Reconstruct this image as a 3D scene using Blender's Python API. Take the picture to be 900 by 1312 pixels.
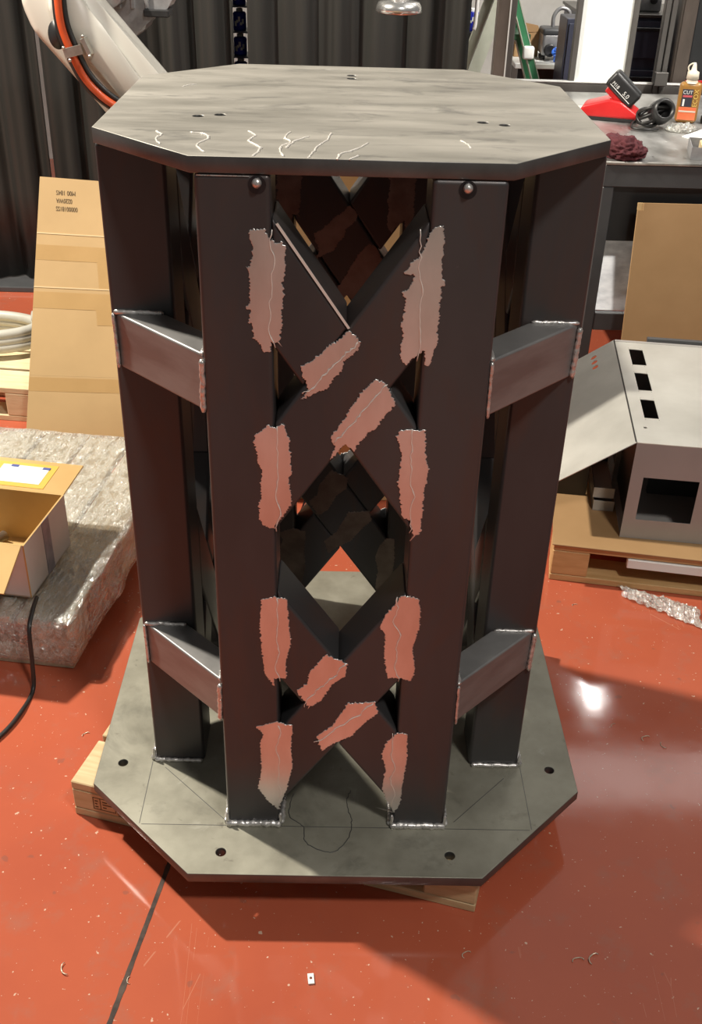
import bpy, bmesh, math, random
from mathutils import Vector, Matrix, noise

for o in list(bpy.data.objects):
    bpy.data.objects.remove(o, do_unlink=True)
SC = bpy.context.scene
COL = SC.collection
PI = math.pi
random.seed(7)
FZ = -0.115            # floor height (z = 0 is the top of the pedestal's base plate)

# ------------------------------------------------------------------ camera
YAW, PITCH, ROLL = 0.0158, 0.5532, 0.0291
fwd = Vector((math.sin(YAW)*math.cos(PITCH), math.cos(YAW)*math.cos(PITCH), -math.sin(PITCH)))
right0 = Vector((math.cos(YAW), -math.sin(YAW), 0)); up0 = right0.cross(fwd)
rgt = math.cos(ROLL)*right0 + math.sin(ROLL)*up0
up = -math.sin(ROLL)*right0 + math.cos(ROLL)*up0
cam_d = bpy.data.cameras.new('camera'); cam = bpy.data.objects.new('camera', cam_d); COL.objects.link(cam)
cam_d.sensor_fit = 'HORIZONTAL'; cam_d.sensor_width = 36; cam_d.lens = 1337.9/900*36
cam_d.clip_start = 0.05
m = Matrix.Identity(4)
for i in range(3):
    m[i][0] = rgt[i]; m[i][1] = up[i]; m[i][2] = -fwd[i]
m[0][3], m[1][3], m[2][3] = -0.0104, -1.741, 1.5476
cam.matrix_world = m
SC.camera = cam

# ------------------------------------------------------------------ world, lamps, exposure
W = bpy.data.worlds.new('workshop_air'); SC.world = W; W.use_nodes = True
bg = W.node_tree.nodes['Background']; bg.inputs[0].default_value = (1.0, 0.97, 0.92, 1); bg.inputs[1].default_value = 0.14
SC.view_settings.view_transform = 'Standard'; SC.view_settings.look = 'None'
SC.view_settings.gamma = 1; SC.view_settings.use_curve_mapping = False
SC.view_settings.exposure = 0.0
def area(name, loc, target, sx, sy, power, col, shape='RECTANGLE', spread=180):
    d = bpy.data.lights.new(name, 'AREA'); d.shape = shape; d.size = sx; d.size_y = sy; d.energy = power; d.color = col; d.spread = math.radians(spread)
    o = bpy.data.objects.new(name, d); COL.objects.link(o); o.location = loc
    o.rotation_euler = (Vector(target)-Vector(loc)).to_track_quat('-Z', 'Y').to_euler()
    return o
area('high_bay_key', (-2.70, 1.34, 3.90), (0, 0, 0), .20, .20, 360, (1, .92, .79), 'DISK')
area('led_panel', (1.84, 3.98, 3.20), (1.84, 3.98, 0), .115, .42, 8, (1, .97, .93))
area('roof_light', (3.1, 2.75, 4.5), (3.1, 2.75, 0), 4.0, 3.8, 18, (1, .96, .92))
area('roof_strip', (3.0, 4.35, 4.46), (3.0, 4.35, 0), 2.6, .6, 14, (1, .96, .92))
area('front_fill', (1.3, -2.4, 4.6), (0.6, -.3, 0), .5, .5, 100, (1, .95, .88), 'DISK')  # added fill lamp, lifts the shadows on front faces and floor
area('rear_fill', (2.9, 1.3, 4.3), (1.15, 3.7, .9), .4, .4, 60, (1, .95, .88), 'DISK', 80)  # added narrow fill lamp, brightens the white panel and back right

# ------------------------------------------------------------------ helpers
def newmat(name):
    mt = bpy.data.materials.new(name); mt.use_nodes = True
    return mt, mt.node_tree.nodes, mt.node_tree.links, mt.node_tree.nodes['Principled BSDF']
def c4(c): return (c[0], c[1], c[2], 1)
def mat(name, c1, c2=None, rough=.5, rough2=None, metal=0., scale=6., stretch=(1,1,1), detail=5., bump=0., bscale=None, spec=.5, lo=.35, hi=.65, coords='Object', coat=0., spots=()):
    mt, N, L, P = newmat(name)
    P.inputs['Base Color'].default_value = c4(c1); P.inputs['Roughness'].default_value = rough
    P.inputs['Metallic'].default_value = metal; P.inputs['Specular IOR Level'].default_value = spec
    P.inputs['Coat Weight'].default_value = coat
    tc = N.new('ShaderNodeTexCoord'); mp = N.new('ShaderNodeMapping'); mp.inputs['Scale'].default_value = stretch
    L.new(tc.outputs[coords], mp.inputs['Vector'])
    nz = N.new('ShaderNodeTexNoise'); nz.inputs['Scale'].default_value = scale; nz.inputs['Detail'].default_value = detail
    nz.inputs['Roughness'].default_value = .6
    L.new(mp.outputs[0], nz.inputs['Vector'])
    if c2 is not None:
        r = N.new('ShaderNodeValToRGB'); r.color_ramp.elements[0].position = lo; r.color_ramp.elements[1].position = hi
        r.color_ramp.elements[0].color = c4(c1); r.color_ramp.elements[1].color = c4(c2)
        L.new(nz.outputs['Fac'], r.inputs[0]); last = r
        for k, (col, sc, st, t0, t1, mx_) in enumerate(spots):
            m3 = N.new('ShaderNodeMapping'); m3.inputs['Scale'].default_value = st; m3.inputs['Location'].default_value = (3.1*k+1, 1.7*k, 0)
            L.new(tc.outputs[coords], m3.inputs['Vector'])
            n3 = N.new('ShaderNodeTexNoise'); n3.inputs['Scale'].default_value = sc; n3.inputs['Detail'].default_value = 9; n3.inputs['Roughness'].default_value = .65; n3.inputs['Distortion'].default_value = .6
            L.new(m3.outputs[0], n3.inputs['Vector'])
            mr3 = N.new('ShaderNodeMapRange'); mr3.inputs[1].default_value = t0; mr3.inputs[2].default_value = t1; mr3.inputs[3].default_value = 0; mr3.inputs[4].default_value = mx_
            L.new(n3.outputs['Fac'], mr3.inputs[0])
            x3 = N.new('ShaderNodeMixRGB'); x3.inputs[2].default_value = c4(col); L.new(mr3.outputs[0], x3.inputs[0]); L.new(last.outputs[0], x3.inputs[1]); last = x3
        L.new(last.outputs[0], P.inputs['Base Color'])
    if rough2 is not None:
        mr = N.new('ShaderNodeMapRange'); mr.inputs[1].default_value = .3; mr.inputs[2].default_value = .7
        mr.inputs[3].default_value = rough; mr.inputs[4].default_value = rough2
        L.new(nz.outputs['Fac'], mr.inputs[0]); L.new(mr.outputs[0], P.inputs['Roughness'])
    if bump:
        n2 = N.new('ShaderNodeTexNoise'); n2.inputs['Scale'].default_value = bscale or scale*4; n2.inputs['Detail'].default_value = 4
        L.new(mp.outputs[0], n2.inputs['Vector'])
        b = N.new('ShaderNodeBump'); b.inputs['Strength'].default_value = bump; b.inputs['Distance'].default_value = .004
        L.new(n2.outputs['Fac'], b.inputs['Height']); L.new(b.outputs[0], P.inputs['Normal'])
    return mt

def tag(o, label, cat, group=None, kind=None):
    o['label'] = label; o['category'] = cat
    if group: o['group'] = group
    if kind: o['kind'] = kind
    return o
def thing(name, label, cat, loc=(0,0,0), rz=0., group=None):
    o = bpy.data.objects.new(name, None); COL.objects.link(o); o.empty_display_size = .05
    o.location = loc; o.rotation_euler = (0, 0, rz)
    return tag(o, label, cat, group)
def link(name, me, mt, parent=None, smooth=False, world=False, label=None):
    o = bpy.data.objects.new(name, me); COL.objects.link(o)
    if mt is not None:
        for q in (mt if isinstance(mt, (list, tuple)) else [mt]): me.materials.append(q)
    if parent is not None:
        o.parent = parent
        if world:
            mw = parent.matrix_basis.copy(); pp = parent.parent
            o.matrix_parent_inverse = (Matrix.LocRotScale(parent.location, parent.rotation_euler, None)).inverted()
    if smooth:
        for p in me.polygons: p.use_smooth = True
    if label: o['label'] = label
    return o
def obj(name, bm, mt, parent=None, smooth=False, world=False, label=None):
    me = bpy.data.meshes.new(name)
    bmesh.ops.recalc_face_normals(bm, faces=bm.faces[:])
    bm.to_mesh(me); bm.free()
    return link(name, me, mt, parent, smooth, world, label)
def struct(o):
    o['kind'] = 'structure'; return o
def copyo(o, parent=None, loc=None, rot=None):
    c = o.copy(); COL.objects.link(c)
    if parent is not None: c.parent = parent
    if loc is not None: c.location = loc
    if rot is not None: c.rotation_euler = rot
    return c
def BM(): return bmesh.new()
def box(bm, lo, hi, bev=0., seg=2, M=None):
    vs = [bm.verts.new((x, y, z)) for x in (lo[0], hi[0]) for y in (lo[1], hi[1]) for z in (lo[2], hi[2])]
    fs = []
    for f in ((0,1,3,2),(4,6,7,5),(0,4,5,1),(2,3,7,6),(0,2,6,4),(1,5,7,3)):
        fs.append(bm.faces.new([vs[i] for i in f]))
    geo = vs
    if bev > 0:
        es = list({e for f in fs for e in f.edges})
        r = bmesh.ops.bevel(bm, geom=es, offset=bev, segments=seg, profile=.5, affect='EDGES')
        geo = list({v for f in r['faces'] for v in f.verts} | {v for v in vs if v.is_valid})
    if M is not None: bmesh.ops.transform(bm, matrix=M, verts=geo)
    return geo
def cbox(bm, c, s, bev=0., M=None, seg=2):
    return box(bm, [c[i]-s[i]/2 for i in range(3)], [c[i]+s[i]/2 for i in range(3)], bev, seg, M)
def prism(bm, pts, lo, hi, axis='y', bev=0., seg=2):
    """closed polygon pts (2-D) extruded along an axis between lo and hi"""
    def P3(p, d):
        if axis == 'y': return (p[0], d, p[1])
        if axis == 'x': return (d, p[0], p[1])
        return (p[0], p[1], d)
    a = [bm.verts.new(P3(p, lo)) for p in pts]; b = [bm.verts.new(P3(p, hi)) for p in pts]
    n = len(pts); fs = [bm.faces.new(a[::-1]), bm.faces.new(b)]
    for i in range(n): fs.append(bm.faces.new((a[i], a[(i+1)%n], b[(i+1)%n], b[i])))
    if bev > 0:
        es = list({e for f in fs for e in f.edges})
        bmesh.ops.bevel(bm, geom=es, offset=bev, segments=seg, profile=.5, affect='EDGES')
def sweep(bm, pts, r, n=10, closed=False, cap=True):
    pts = [Vector(p) for p in pts]; rings = []; m_ = len(pts)
    prev = None
    for i, p in enumerate(pts):
        if closed: t = pts[(i+1)%m_] - pts[i-1]
        else: t = pts[min(i+1, m_-1)] - pts[max(i-1, 0)]
        t.normalize()
        if prev is None:
            a = t.orthogonal().normalized()
        else:
            a = prev - t*prev.dot(t)
            a = a.normalized() if a.length > 1e-6 else t.orthogonal().normalized()
        prev = a; b = t.cross(a)
        rr = r[i] if isinstance(r, (list, tuple)) else r
        rings.append([bm.verts.new(p + (a*math.cos(2*PI*k/n) + b*math.sin(2*PI*k/n))*rr) for k in range(n)])
    for i in range(m_ if closed else m_-1):
        A, B_ = rings[i], rings[(i+1)%m_]
        for k in range(n): bm.faces.new((A[k], A[(k+1)%n], B_[(k+1)%n], B_[k]))
    if cap and not closed:
        bm.faces.new(rings[0][::-1]); bm.faces.new(rings[-1])
def lathe(bm, prof, c=(0,0,0), n=28, M=None):
    rings = []; allv = []
    for r, z in prof:
        if r < 1e-6:
            v = [bm.verts.new((c[0], c[1], c[2]+z))]
        else:
            v = [bm.verts.new((c[0]+r*math.cos(2*PI*k/n), c[1]+r*math.sin(2*PI*k/n), c[2]+z)) for k in range(n)]
        rings.append(v); allv += v
    for A, B_ in zip(rings, rings[1:]):
        for k in range(n):
            a0, a1 = A[k % len(A)], A[(k+1) % len(A)]; b0, b1 = B_[k % len(B_)], B_[(k+1) % len(B_)]
            f = []
            for v in (a0, a1, b1, b0):
                if v not in f: f.append(v)
            if len(f) > 2: bm.faces.new(f)
    if M is not None: bmesh.ops.transform(bm, matrix=M, verts=allv)
def crom(pts, k=8):
    pts = [Vector(p) for p in pts]; out = []
    for i in range(len(pts)-1):
        p0 = pts[max(i-1, 0)]; p1 = pts[i]; p2 = pts[i+1]; p3 = pts[min(i+2, len(pts)-1)]
        for j in range(k):
            t = j/k
            out.append(.5*((2*p1) + (p2-p0)*t + (2*p0-5*p1+4*p2-p3)*t*t + (3*p1-p0-3*p2+p3)*t**3))
    out.append(pts[-1]); return out
def plate_mesh(name, outer, holes, thick, bevel=0.):
    """flat plate in xy, z 0..thick, with cut-outs (2-D curve fill)"""
    cu = bpy.data.curves.new(name, 'CURVE'); cu.dimensions = '2D'; cu.fill_mode = 'BOTH'
    for poly in [outer] + holes:
        s = cu.splines.new('POLY'); s.points.add(len(poly)-1)
        for p, q in zip(s.points, poly): p.co = (q[0], q[1], 0, 1)
        s.use_cyclic_u = True
    cu.extrude = thick/2 - bevel; cu.bevel_depth = bevel; cu.bevel_resolution = 1; cu.offset = -bevel
    t = bpy.data.objects.new(name, cu); COL.objects.link(t)
    dg = bpy.context.evaluated_depsgraph_get()
    me = bpy.data.meshes.new_from_object(t.evaluated_get(dg))
    bpy.data.objects.remove(t, do_unlink=True); bpy.data.curves.remove(cu)
    me.name = name
    for v in me.vertices: v.co.z += thick/2
    me.materials.clear()
    return me
def circ(x, y, r, n=20): return [(x+r*math.cos(2*PI*k/n), y+r*math.sin(2*PI*k/n)) for k in range(n)]
def rectp(x0, y0, x1, y1): return [(x0,y0),(x1,y0),(x1,y1),(x0,y1)]
def text(name, s, size, M, mt, parent, extrude=.0002, align='LEFT'):
    cu = bpy.data.curves.new(name, 'FONT'); cu.body = s; cu.size = size; cu.extrude = extrude; cu.align_x = align
    t = bpy.data.objects.new(name, cu); COL.objects.link(t)
    dg = bpy.context.evaluated_depsgraph_get()
    me = bpy.data.meshes.new_from_object(t.evaluated_get(dg)); bpy.data.objects.remove(t, do_unlink=True)
    me.transform(M); me.materials.clear()
    return link(name, me, mt, parent)
def nz(x, y=0., z=0.): return noise.noise(Vector((x, y, z)))

# ------------------------------------------------------------------ materials
M_SCALE = mat('mill_scale_steel', (.054,.054,.057), (.082,.080,.082), rough=.32, rough2=.46, metal=.4, scale=3.2, stretch=(1,1,.35), bump=.03, bscale=60, spots=(((.10,.062,.05), 4., (1,1,.5), .52, .72, .8), ((.16,.15,.15), 60., (1,1,1), .70, .76, .7)))
M_BRACE = mat('brushed_brown_steel', (.185,.183,.183), (.29,.285,.28), rough=.34, rough2=.5, metal=.5, scale=5, stretch=(1,1,5))
M_TOP = mat('rolled_plate_steel', (.295,.28,.246), (.455,.43,.383), rough=.40, rough2=.6, metal=.45, scale=5.5, stretch=(.5,2.6,1), bump=.05, bscale=26, detail=11, lo=.33, hi=.68, spots=(((.11,.105,.095), 6., (.35,2.2,1), .56, .74, .6), ((.10,.10,.095), 14., (.6,1.4,1), .55, .70, .55), ((.60,.58,.54), 9., (.6,2.,1), .64, .72, .6)))
M_BASE = mat('stained_plate_steel', (.225,.215,.170), (.35,.338,.275), rough=.42, rough2=.6, metal=.4, scale=7, detail=8, bump=.03, bscale=30, spots=(((.13,.125,.10), 5., (1,1,1), .55, .68, .6), ((.10,.085,.065), 22., (1,1,1), .64, .72, .6), ((.46,.45,.40), 11., (1,1,1), .64, .72, .5)))
M_EDGE = mat('plate_edge_steel', (.11,.11,.108), (.16,.158,.155), rough=.4, metal=.7, scale=12)
M_GROUND = mat('ground_bright_steel', (.68,.68,.67), (.88,.88,.87), rough=.26, rough2=.42, metal=.85, scale=9, stretch=(1,1,.4), bump=.22, bscale=12)
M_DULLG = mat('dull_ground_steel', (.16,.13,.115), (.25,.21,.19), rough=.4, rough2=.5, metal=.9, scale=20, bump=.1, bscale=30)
M_WELD = mat('weld_bead_metal', (.52,.50,.48), (.78,.76,.74), rough=.22, rough2=.4, metal=.7, scale=80, bump=.5, bscale=120)
M_RIDGE = mat('bright_ridge', (.86,.82,.76), rough=.3, metal=.25)  # pale colour painted in for specular highlights on raised weld lines
M_BURN = mat('heat_tint_steel', (.03,.027,.03), (.055,.05,.055), rough=.35, metal=.8, scale=14)
M_HOLE = mat('dark_hole_wall', (.035,.03,.028), rough=.6, metal=.3)
M_WOOD = mat('pallet_pine', (.52,.37,.19), (.68,.52,.30), rough=.65, scale=6, stretch=(1,9,9), bump=.12, bscale=20)
M_WOODP = mat('pale_pine', (.66,.52,.30), (.80,.66,.42), rough=.65, scale=6, stretch=(1,9,9), bump=.12, bscale=20)
M_WOODE = mat('warm_pine', (.50,.30,.12), (.63,.41,.19), rough=.65, scale=6, stretch=(1,9,9), bump=.12, bscale=20)
M_WOODG = mat('grey_pine', (.44,.36,.25), (.58,.49,.36), rough=.65, scale=6, stretch=(9,1,9), bump=.12, bscale=20)
M_CARD = mat('tan_cardboard', (.43,.285,.130), (.50,.335,.158), rough=.72, scale=2.2, stretch=(1,1,1), bump=.04, bscale=40)
M_CARDD = mat('brown_cardboard', (.33,.195,.085), (.40,.245,.115), rough=.75, scale=2.5, bump=.05, bscale=40)
M_CARDIN = mat('cardboard_inner', (.50,.31,.11), (.58,.38,.15), rough=.75, scale=3)
M_CARDW = mat('whitish_cardboard', (.56,.50,.47), (.64,.58,.55), rough=.7, scale=4)
M_CREASE = mat('pale_cardboard_crease', (.62,.46,.26), rough=.7)
M_TAPE = mat('clear_parcel_tape', (.42,.265,.11), (.47,.30,.13), rough=.3, scale=4)
M_TAPEG = mat('grey_tape', (.17,.16,.19), (.27,.25,.29), rough=.35, scale=30)
M_INK = mat('dark_ink', (.09,.055,.02), rough=.7)
M_CURT = mat('black_vinyl_curtain', (.020,.020,.018), (.032,.032,.029), rough=.48, scale=3, stretch=(4,4,.2))
M_WALL = mat('stained_white_plaster', (.50,.49,.45), (.66,.65,.61), rough=.8, scale=3, detail=8, bump=.1, bscale=12)
M_GREYP = mat('grey_sheet_metal', (.36,.34,.325), (.41,.39,.375), rough=.42, scale=3, metal=.15)
M_GALV = mat('bare_galvanised_sheet', (.52,.51,.47), (.64,.63,.585), rough=.36, rough2=.5, scale=4, metal=.4)
M_SHINY = mat('shiny_galvanised_sheet', (.62,.63,.65), (.95,.95,.95), rough=.34, rough2=.5, scale=9, stretch=(1,1,2.5), metal=.85, bump=.1, bscale=14)
M_BLACKM = mat('black_painted_steel', (.018,.019,.020), (.026,.027,.028), rough=.4, scale=5)
M_DGREY = mat('charcoal_bench_paint', (.055,.057,.060), (.075,.077,.08), rough=.45, scale=5)
M_BENCH = mat('worn_bench_steel', (.30,.295,.28), (.52,.515,.50), rough=.28, rough2=.5, metal=.7, scale=5, stretch=(2,1,1))
M_ROBOT = mat('robot_ivory_paint', (.66,.64,.57), (.70,.68,.61), rough=.32, scale=2)
M_GREYC = mat('cast_grey_metal', (.30,.30,.31), (.46,.46,.47), rough=.4, metal=.5, scale=16)
M_ORANGE = mat('orange_hose_rubber', (.50,.070,.018), (.56,.088,.024), rough=.3, scale=12)
M_BLACKR = mat('black_rubber', (.016,.015,.015), (.024,.023,.022), rough=.4, scale=12)
M_ZINC = mat('zinc_plated_steel', (.50,.49,.44), (.66,.65,.6), rough=.3, metal=.9, scale=20)
M_RED = mat('red_plastic', (.60,.018,.020), (.66,.026,.026), rough=.34, scale=8)
M_BLKP = mat('black_plastic', (.022,.022,.023), (.032,.032,.033), rough=.38, scale=20)
M_WHITE = mat('white_panel_paint', (.80,.82,.79), (.84,.86,.83), rough=.4, scale=2)
M_PAPER = mat('white_paper', (.82,.82,.79), (.86,.86,.84), rough=.8, scale=6)
M_YELLOW = mat('orange_document_pouch', (.72,.42,.07), (.78,.48,.10), rough=.4, scale=6)
M_BLUET = mat('blue_tape', (.07,.10,.32), rough=.5)
M_NAVY = mat('navy_cabinet_paint', (.050,.055,.088), (.062,.068,.104), rough=.4, scale=3)
M_ALU = mat('grey_frame_profile', (.10,.094,.088), (.15,.14,.13), rough=.4, metal=.5, scale=6, stretch=(1,1,.3))
M_ALUL = mat('pale_frame_edge', (.62,.62,.60), rough=.35, metal=.3)
M_RUST = mat('brown_steel_post', (.075,.060,.050), (.125,.10,.084), rough=.5, metal=.4, scale=10, stretch=(1,1,.3))
M_GREEN = mat('green_fibreglass', (.035,.19,.085), (.05,.24,.11), rough=.4, scale=8)
M_PALEG = mat('pale_green_plastic', (.42,.45,.36), (.52,.55,.46), rough=.5, scale=8)
M_BLUE = mat('blue_can_paint', (.015,.025,.36), (.03,.05,.55), rough=.3, scale=14)
M_BLUEC = mat('blue_cable_plastic', (.03,.13,.55), rough=.35)
M_GREYH = mat('grey_hose_plastic', (.46,.45,.39), (.54,.53,.47), rough=.45, scale=8)
M_RAG = mat('maroon_cloth', (.070,.013,.018), (.11,.022,.027), rough=.9, scale=40, bump=.3, bscale=160)
M_OIL = mat('amber_bottle_plastic', (.30,.145,.035), (.36,.19,.05), rough=.25, scale=6)
M_LABELO = mat('orange_print', (.78,.16,.06), (.82,.22,.09), rough=.5, scale=12)
M_LABELK = mat('dark_label_print', (.035,.035,.05), rough=.5)
M_PINK = mat('pink_print', (.60,.10,.12), rough=.5)
M_YTXT = mat('yellow_print', (.72,.50,.12), rough=.5)
M_CREAM = mat('cream_plastic', (.72,.66,.54), rough=.4)
M_STEELC = mat('turned_steel', (.45,.43,.38), (.6,.58,.52), rough=.3, metal=.9, scale=10)
M_CHROME = mat('polished_aluminium', (.72,.71,.69), (.85,.84,.82), rough=.22, metal=.9, scale=6)
M_WOODB = mat('pale_block_wood', (.62,.48,.26), (.74,.60,.36), rough=.6, scale=6, stretch=(1,6,6))
M_CHIP = mat('metal_swarf', (.62,.54,.42), rough=.35, metal=.5)

def film_material():
    mt, N, L, P = newmat('stretch_film')
    out = N['Material Output']; N.remove(P)
    tr = N.new('ShaderNodeBsdfTransparent'); tr.inputs[0].default_value = (.93,.93,.91,1)
    gl = N.new('ShaderNodeBsdfGlossy'); gl.inputs['Roughness'].default_value = .16; gl.inputs[0].default_value = (1,1,1,1)
    df = N.new('ShaderNodeBsdfDiffuse'); df.inputs[0].default_value = (.84,.86,.80,1)
    tc = N.new('ShaderNodeTexCoord'); mp = N.new('ShaderNodeMapping'); mp.inputs['Scale'].default_value = (2.6,.8,1.6); mp.inputs['Rotation'].default_value = (0,0,.35)
    L.new(tc.outputs['Object'], mp.inputs[0])
    vo = N.new('ShaderNodeTexNoise'); vo.inputs['Scale'].default_value = 22; vo.inputs['Detail'].default_value = 5; vo.inputs['Distortion'].default_value = 1.4
    L.new(mp.outputs[0], vo.inputs['Vector'])
    b = N.new('ShaderNodeBump'); b.inputs['Strength'].default_value = 1.; b.inputs['Distance'].default_value = .03
    L.new(vo.outputs['Fac'], b.inputs['Height']); L.new(b.outputs[0], gl.inputs['Normal'])
    m1 = N.new('ShaderNodeMixShader'); m1.inputs[0].default_value = .42
    L.new(tr.outputs[0], m1.inputs[1]); L.new(gl.outputs[0], m1.inputs[2])
    v2 = N.new('ShaderNodeTexNoise'); v2.inputs['Scale'].default_value = 24; v2.inputs['Detail'].default_value = 7; v2.inputs['Distortion'].default_value = .9; v2.inputs['Roughness'].default_value = .65
    L.new(mp.outputs[0], v2.inputs['Vector'])
    rp = N.new('ShaderNodeValToRGB'); e = rp.color_ramp.elements  # pale streaks: haze at folds plus painted sparkle of the crinkles
    e[0].position = .38; e[0].color = (.10,.10,.10,1); e[1].position = .70; e[1].color = (.16,.16,.16,1)
    for pos, val in ((.48,.15),(.515,.42),(.54,.17),(.62,.32)):
        k = e.new(pos); k.color = (val, val, val, 1)
    L.new(v2.outputs['Fac'], rp.inputs[0])
    m2 = N.new('ShaderNodeMixShader'); L.new(rp.outputs[0], m2.inputs[0])
    L.new(m1.outputs[0], m2.inputs[1]); L.new(df.outputs[0], m2.inputs[2])
    L.new(m2.outputs[0], out.inputs[0])
    return mt
M_FILM = film_material()

def floor_material():
    mt, N, L, P = newmat('red_epoxy_floor')
    tc = N.new('ShaderNodeTexCoord')
    n1 = N.new('ShaderNodeTexNoise'); n1.inputs['Scale'].default_value = 1.6; n1.inputs['Detail'].default_value = 7; n1.inputs['Roughness'].default_value = .62
    L.new(tc.outputs['Object'], n1.inputs['Vector'])
    r = N.new('ShaderNodeValToRGB'); e = r.color_ramp.elements
    e[0].position = .30; e[0].color = (.40,.092,.050,1); e[1].position = .70; e[1].color = (.48,.115,.058,1)
    L.new(n1.outputs['Fac'], r.inputs[0])
    # grey scuffs and pale scratches (wear with a shape of its own)
    n2 = N.new('ShaderNodeTexNoise'); n2.inputs['Scale'].default_value = 9; n2.inputs['Detail'].default_value = 8; n2.inputs['Roughness'].default_value = .7
    L.new(tc.outputs['Object'], n2.inputs['Vector'])
    r2 = N.new('ShaderNodeValToRGB'); r2.color_ramp.elements[0].position = .54; r2.color_ramp.elements[1].position = .78
    r2.color_ramp.elements[0].color = (0,0,0,1); r2.color_ramp.elements[1].color = (.55,.55,.55,1)
    L.new(n2.outputs['Fac'], r2.inputs[0])
    mx = N.new('ShaderNodeMixRGB'); mx.inputs[2].default_value = (.30,.155,.115,1)
    L.new(r2.outputs[0], mx.inputs[0]); L.new(r.outputs[0], mx.inputs[1])
    prev = mx
    for ang, sc, thr in ((.5, 5., .0014), (-.9, 4., .0012), (1.9, 6., .0012)):
        mp = N.new('ShaderNodeMapping'); mp.inputs['Rotation'].default_value = (0,0,ang); mp.inputs['Scale'].default_value = (sc, sc*.12, 1)
        L.new(tc.outputs['Object'], mp.inputs[0])
        vo = N.new('ShaderNodeTexVoronoi'); vo.feature = 'DISTANCE_TO_EDGE'; vo.inputs['Scale'].default_value = 1.3
        L.new(mp.outputs[0], vo.inputs['Vector'])
        lt = N.new('ShaderNodeMath'); lt.operation = 'LESS_THAN'; lt.inputs[1].default_value = thr
        L.new(vo.outputs['Distance'], lt.inputs[0])
        n3 = N.new('ShaderNodeTexNoise'); n3.inputs['Scale'].default_value = 4.; L.new(tc.outputs['Object'], n3.inputs['Vector'])
        gt = N.new('ShaderNodeMath'); gt.operation = 'GREATER_THAN'; gt.inputs[1].default_value = .64; L.new(n3.outputs['Fac'], gt.inputs[0])
        mu = N.new('ShaderNodeMath'); mu.operation = 'MULTIPLY'; L.new(lt.outputs[0], mu.inputs[0]); L.new(gt.outputs[0], mu.inputs[1])
        m2 = N.new('ShaderNodeMath'); m2.operation = 'MULTIPLY'; m2.inputs[1].default_value = .35; L.new(mu.outputs[0], m2.inputs[0])
        mx2 = N.new('ShaderNodeMixRGB'); mx2.inputs[2].default_value = (.62,.33,.22,1)
        L.new(m2.outputs[0], mx2.inputs[0]); L.new(prev.outputs[0], mx2.inputs[1]); prev = mx2
    for sc, t0, colr, amt in ((70., .715, (.66,.50,.38,1), .8), (26., .715, (.18,.095,.075,1), .4), (150., .73, (.70,.56,.44,1), .8)):
        n5 = N.new('ShaderNodeTexNoise'); n5.inputs['Scale'].default_value = sc; n5.inputs['Detail'].default_value = 2; L.new(tc.outputs['Object'], n5.inputs['Vector'])
        g5 = N.new('ShaderNodeMapRange'); g5.inputs[1].default_value = t0; g5.inputs[2].default_value = t0+.03; g5.inputs[3].default_value = 0; g5.inputs[4].default_value = amt
        L.new(n5.outputs['Fac'], g5.inputs[0])
        mx5 = N.new('ShaderNodeMixRGB'); mx5.inputs[2].default_value = colr; L.new(g5.outputs[0], mx5.inputs[0]); L.new(prev.outputs[0], mx5.inputs[1]); prev = mx5
    L.new(prev.outputs[0], P.inputs['Base Color'])
    mr = N.new('ShaderNodeMapRange'); mr.inputs[1].default_value = .35; mr.inputs[2].default_value = .75; mr.inputs[3].default_value = .055; mr.inputs[4].default_value = .13
    L.new(n2.outputs['Fac'], mr.inputs[0]); L.new(mr.outputs[0], P.inputs['Roughness'])
    b = N.new('ShaderNodeBump'); b.inputs['Strength'].default_value = .02; b.inputs['Distance'].default_value = .002
    n4 = N.new('ShaderNodeTexNoise'); n4.inputs['Scale'].default_value = 40; L.new(tc.outputs['Object'], n4.inputs['Vector'])
    L.new(n4.outputs['Fac'], b.inputs['Height']); L.new(b.outputs[0], P.inputs['Normal'])
    return mt
M_FLOOR = floor_material()
M_CONC = mat('beige_concrete', (.36,.33,.27), (.46,.42,.35), rough=.5, scale=2)
M_JOINT = mat('dark_joint_filler', (.035,.022,.018), (.09,.06,.045), rough=.8, scale=30)

# ------------------------------------------------------------------ the setting
jd = Vector((-0.050, -0.323)).normalized(); jp = Vector((-0.325, -0.378)); jn = Vector((-jd.y, jd.x))   # expansion joint line
if jn.x < 0: jn = -jn
a0 = jp + jd*5; a1 = jp - jd*8; hw = .0028
bm = BM()
def fl(pts, z0, z1): prism(bm, [tuple(p) for p in pts], z0, z1, 'z')
a0 = jp + jd*((-4.0-jp.y)/jd.y)
fl([a0+jn*hw, (.05,-4.0), (.12,-2.7), (6,-2.7), (6,6), a1+jn*hw], FZ-.05, FZ)
fl([a0-jn*hw, a1-jn*hw, (-6,6), (-6,-4.0)], FZ-.05, FZ)
floor = struct(obj('floor', bm, M_FLOOR))
bm = BM(); prism(bm, [(-6,-9),(6,-9),(6,-2.705),(.125,-2.705),(.055,-4.005),(-6,-4.005)], FZ-.05, FZ, 'z'); obj('concrete_strip', bm, M_CONC, floor)
bm = BM()
N_ = 90; va = []; vb = []
for i in range(N_+1):
    p = jp + jd*(-.35 + 1.0*i/N_); w_ = hw + .0030*abs(nz(i*.7, 3.)) + .0012
    va.append(p+jn*w_); vb.append(p-jn*w_)
prism(bm, [tuple(p) for p in va] + [tuple(p) for p in vb[::-1]], FZ-.03, FZ+.0006, 'z')
obj('expansion_joint', bm, M_JOINT, floor)

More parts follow.
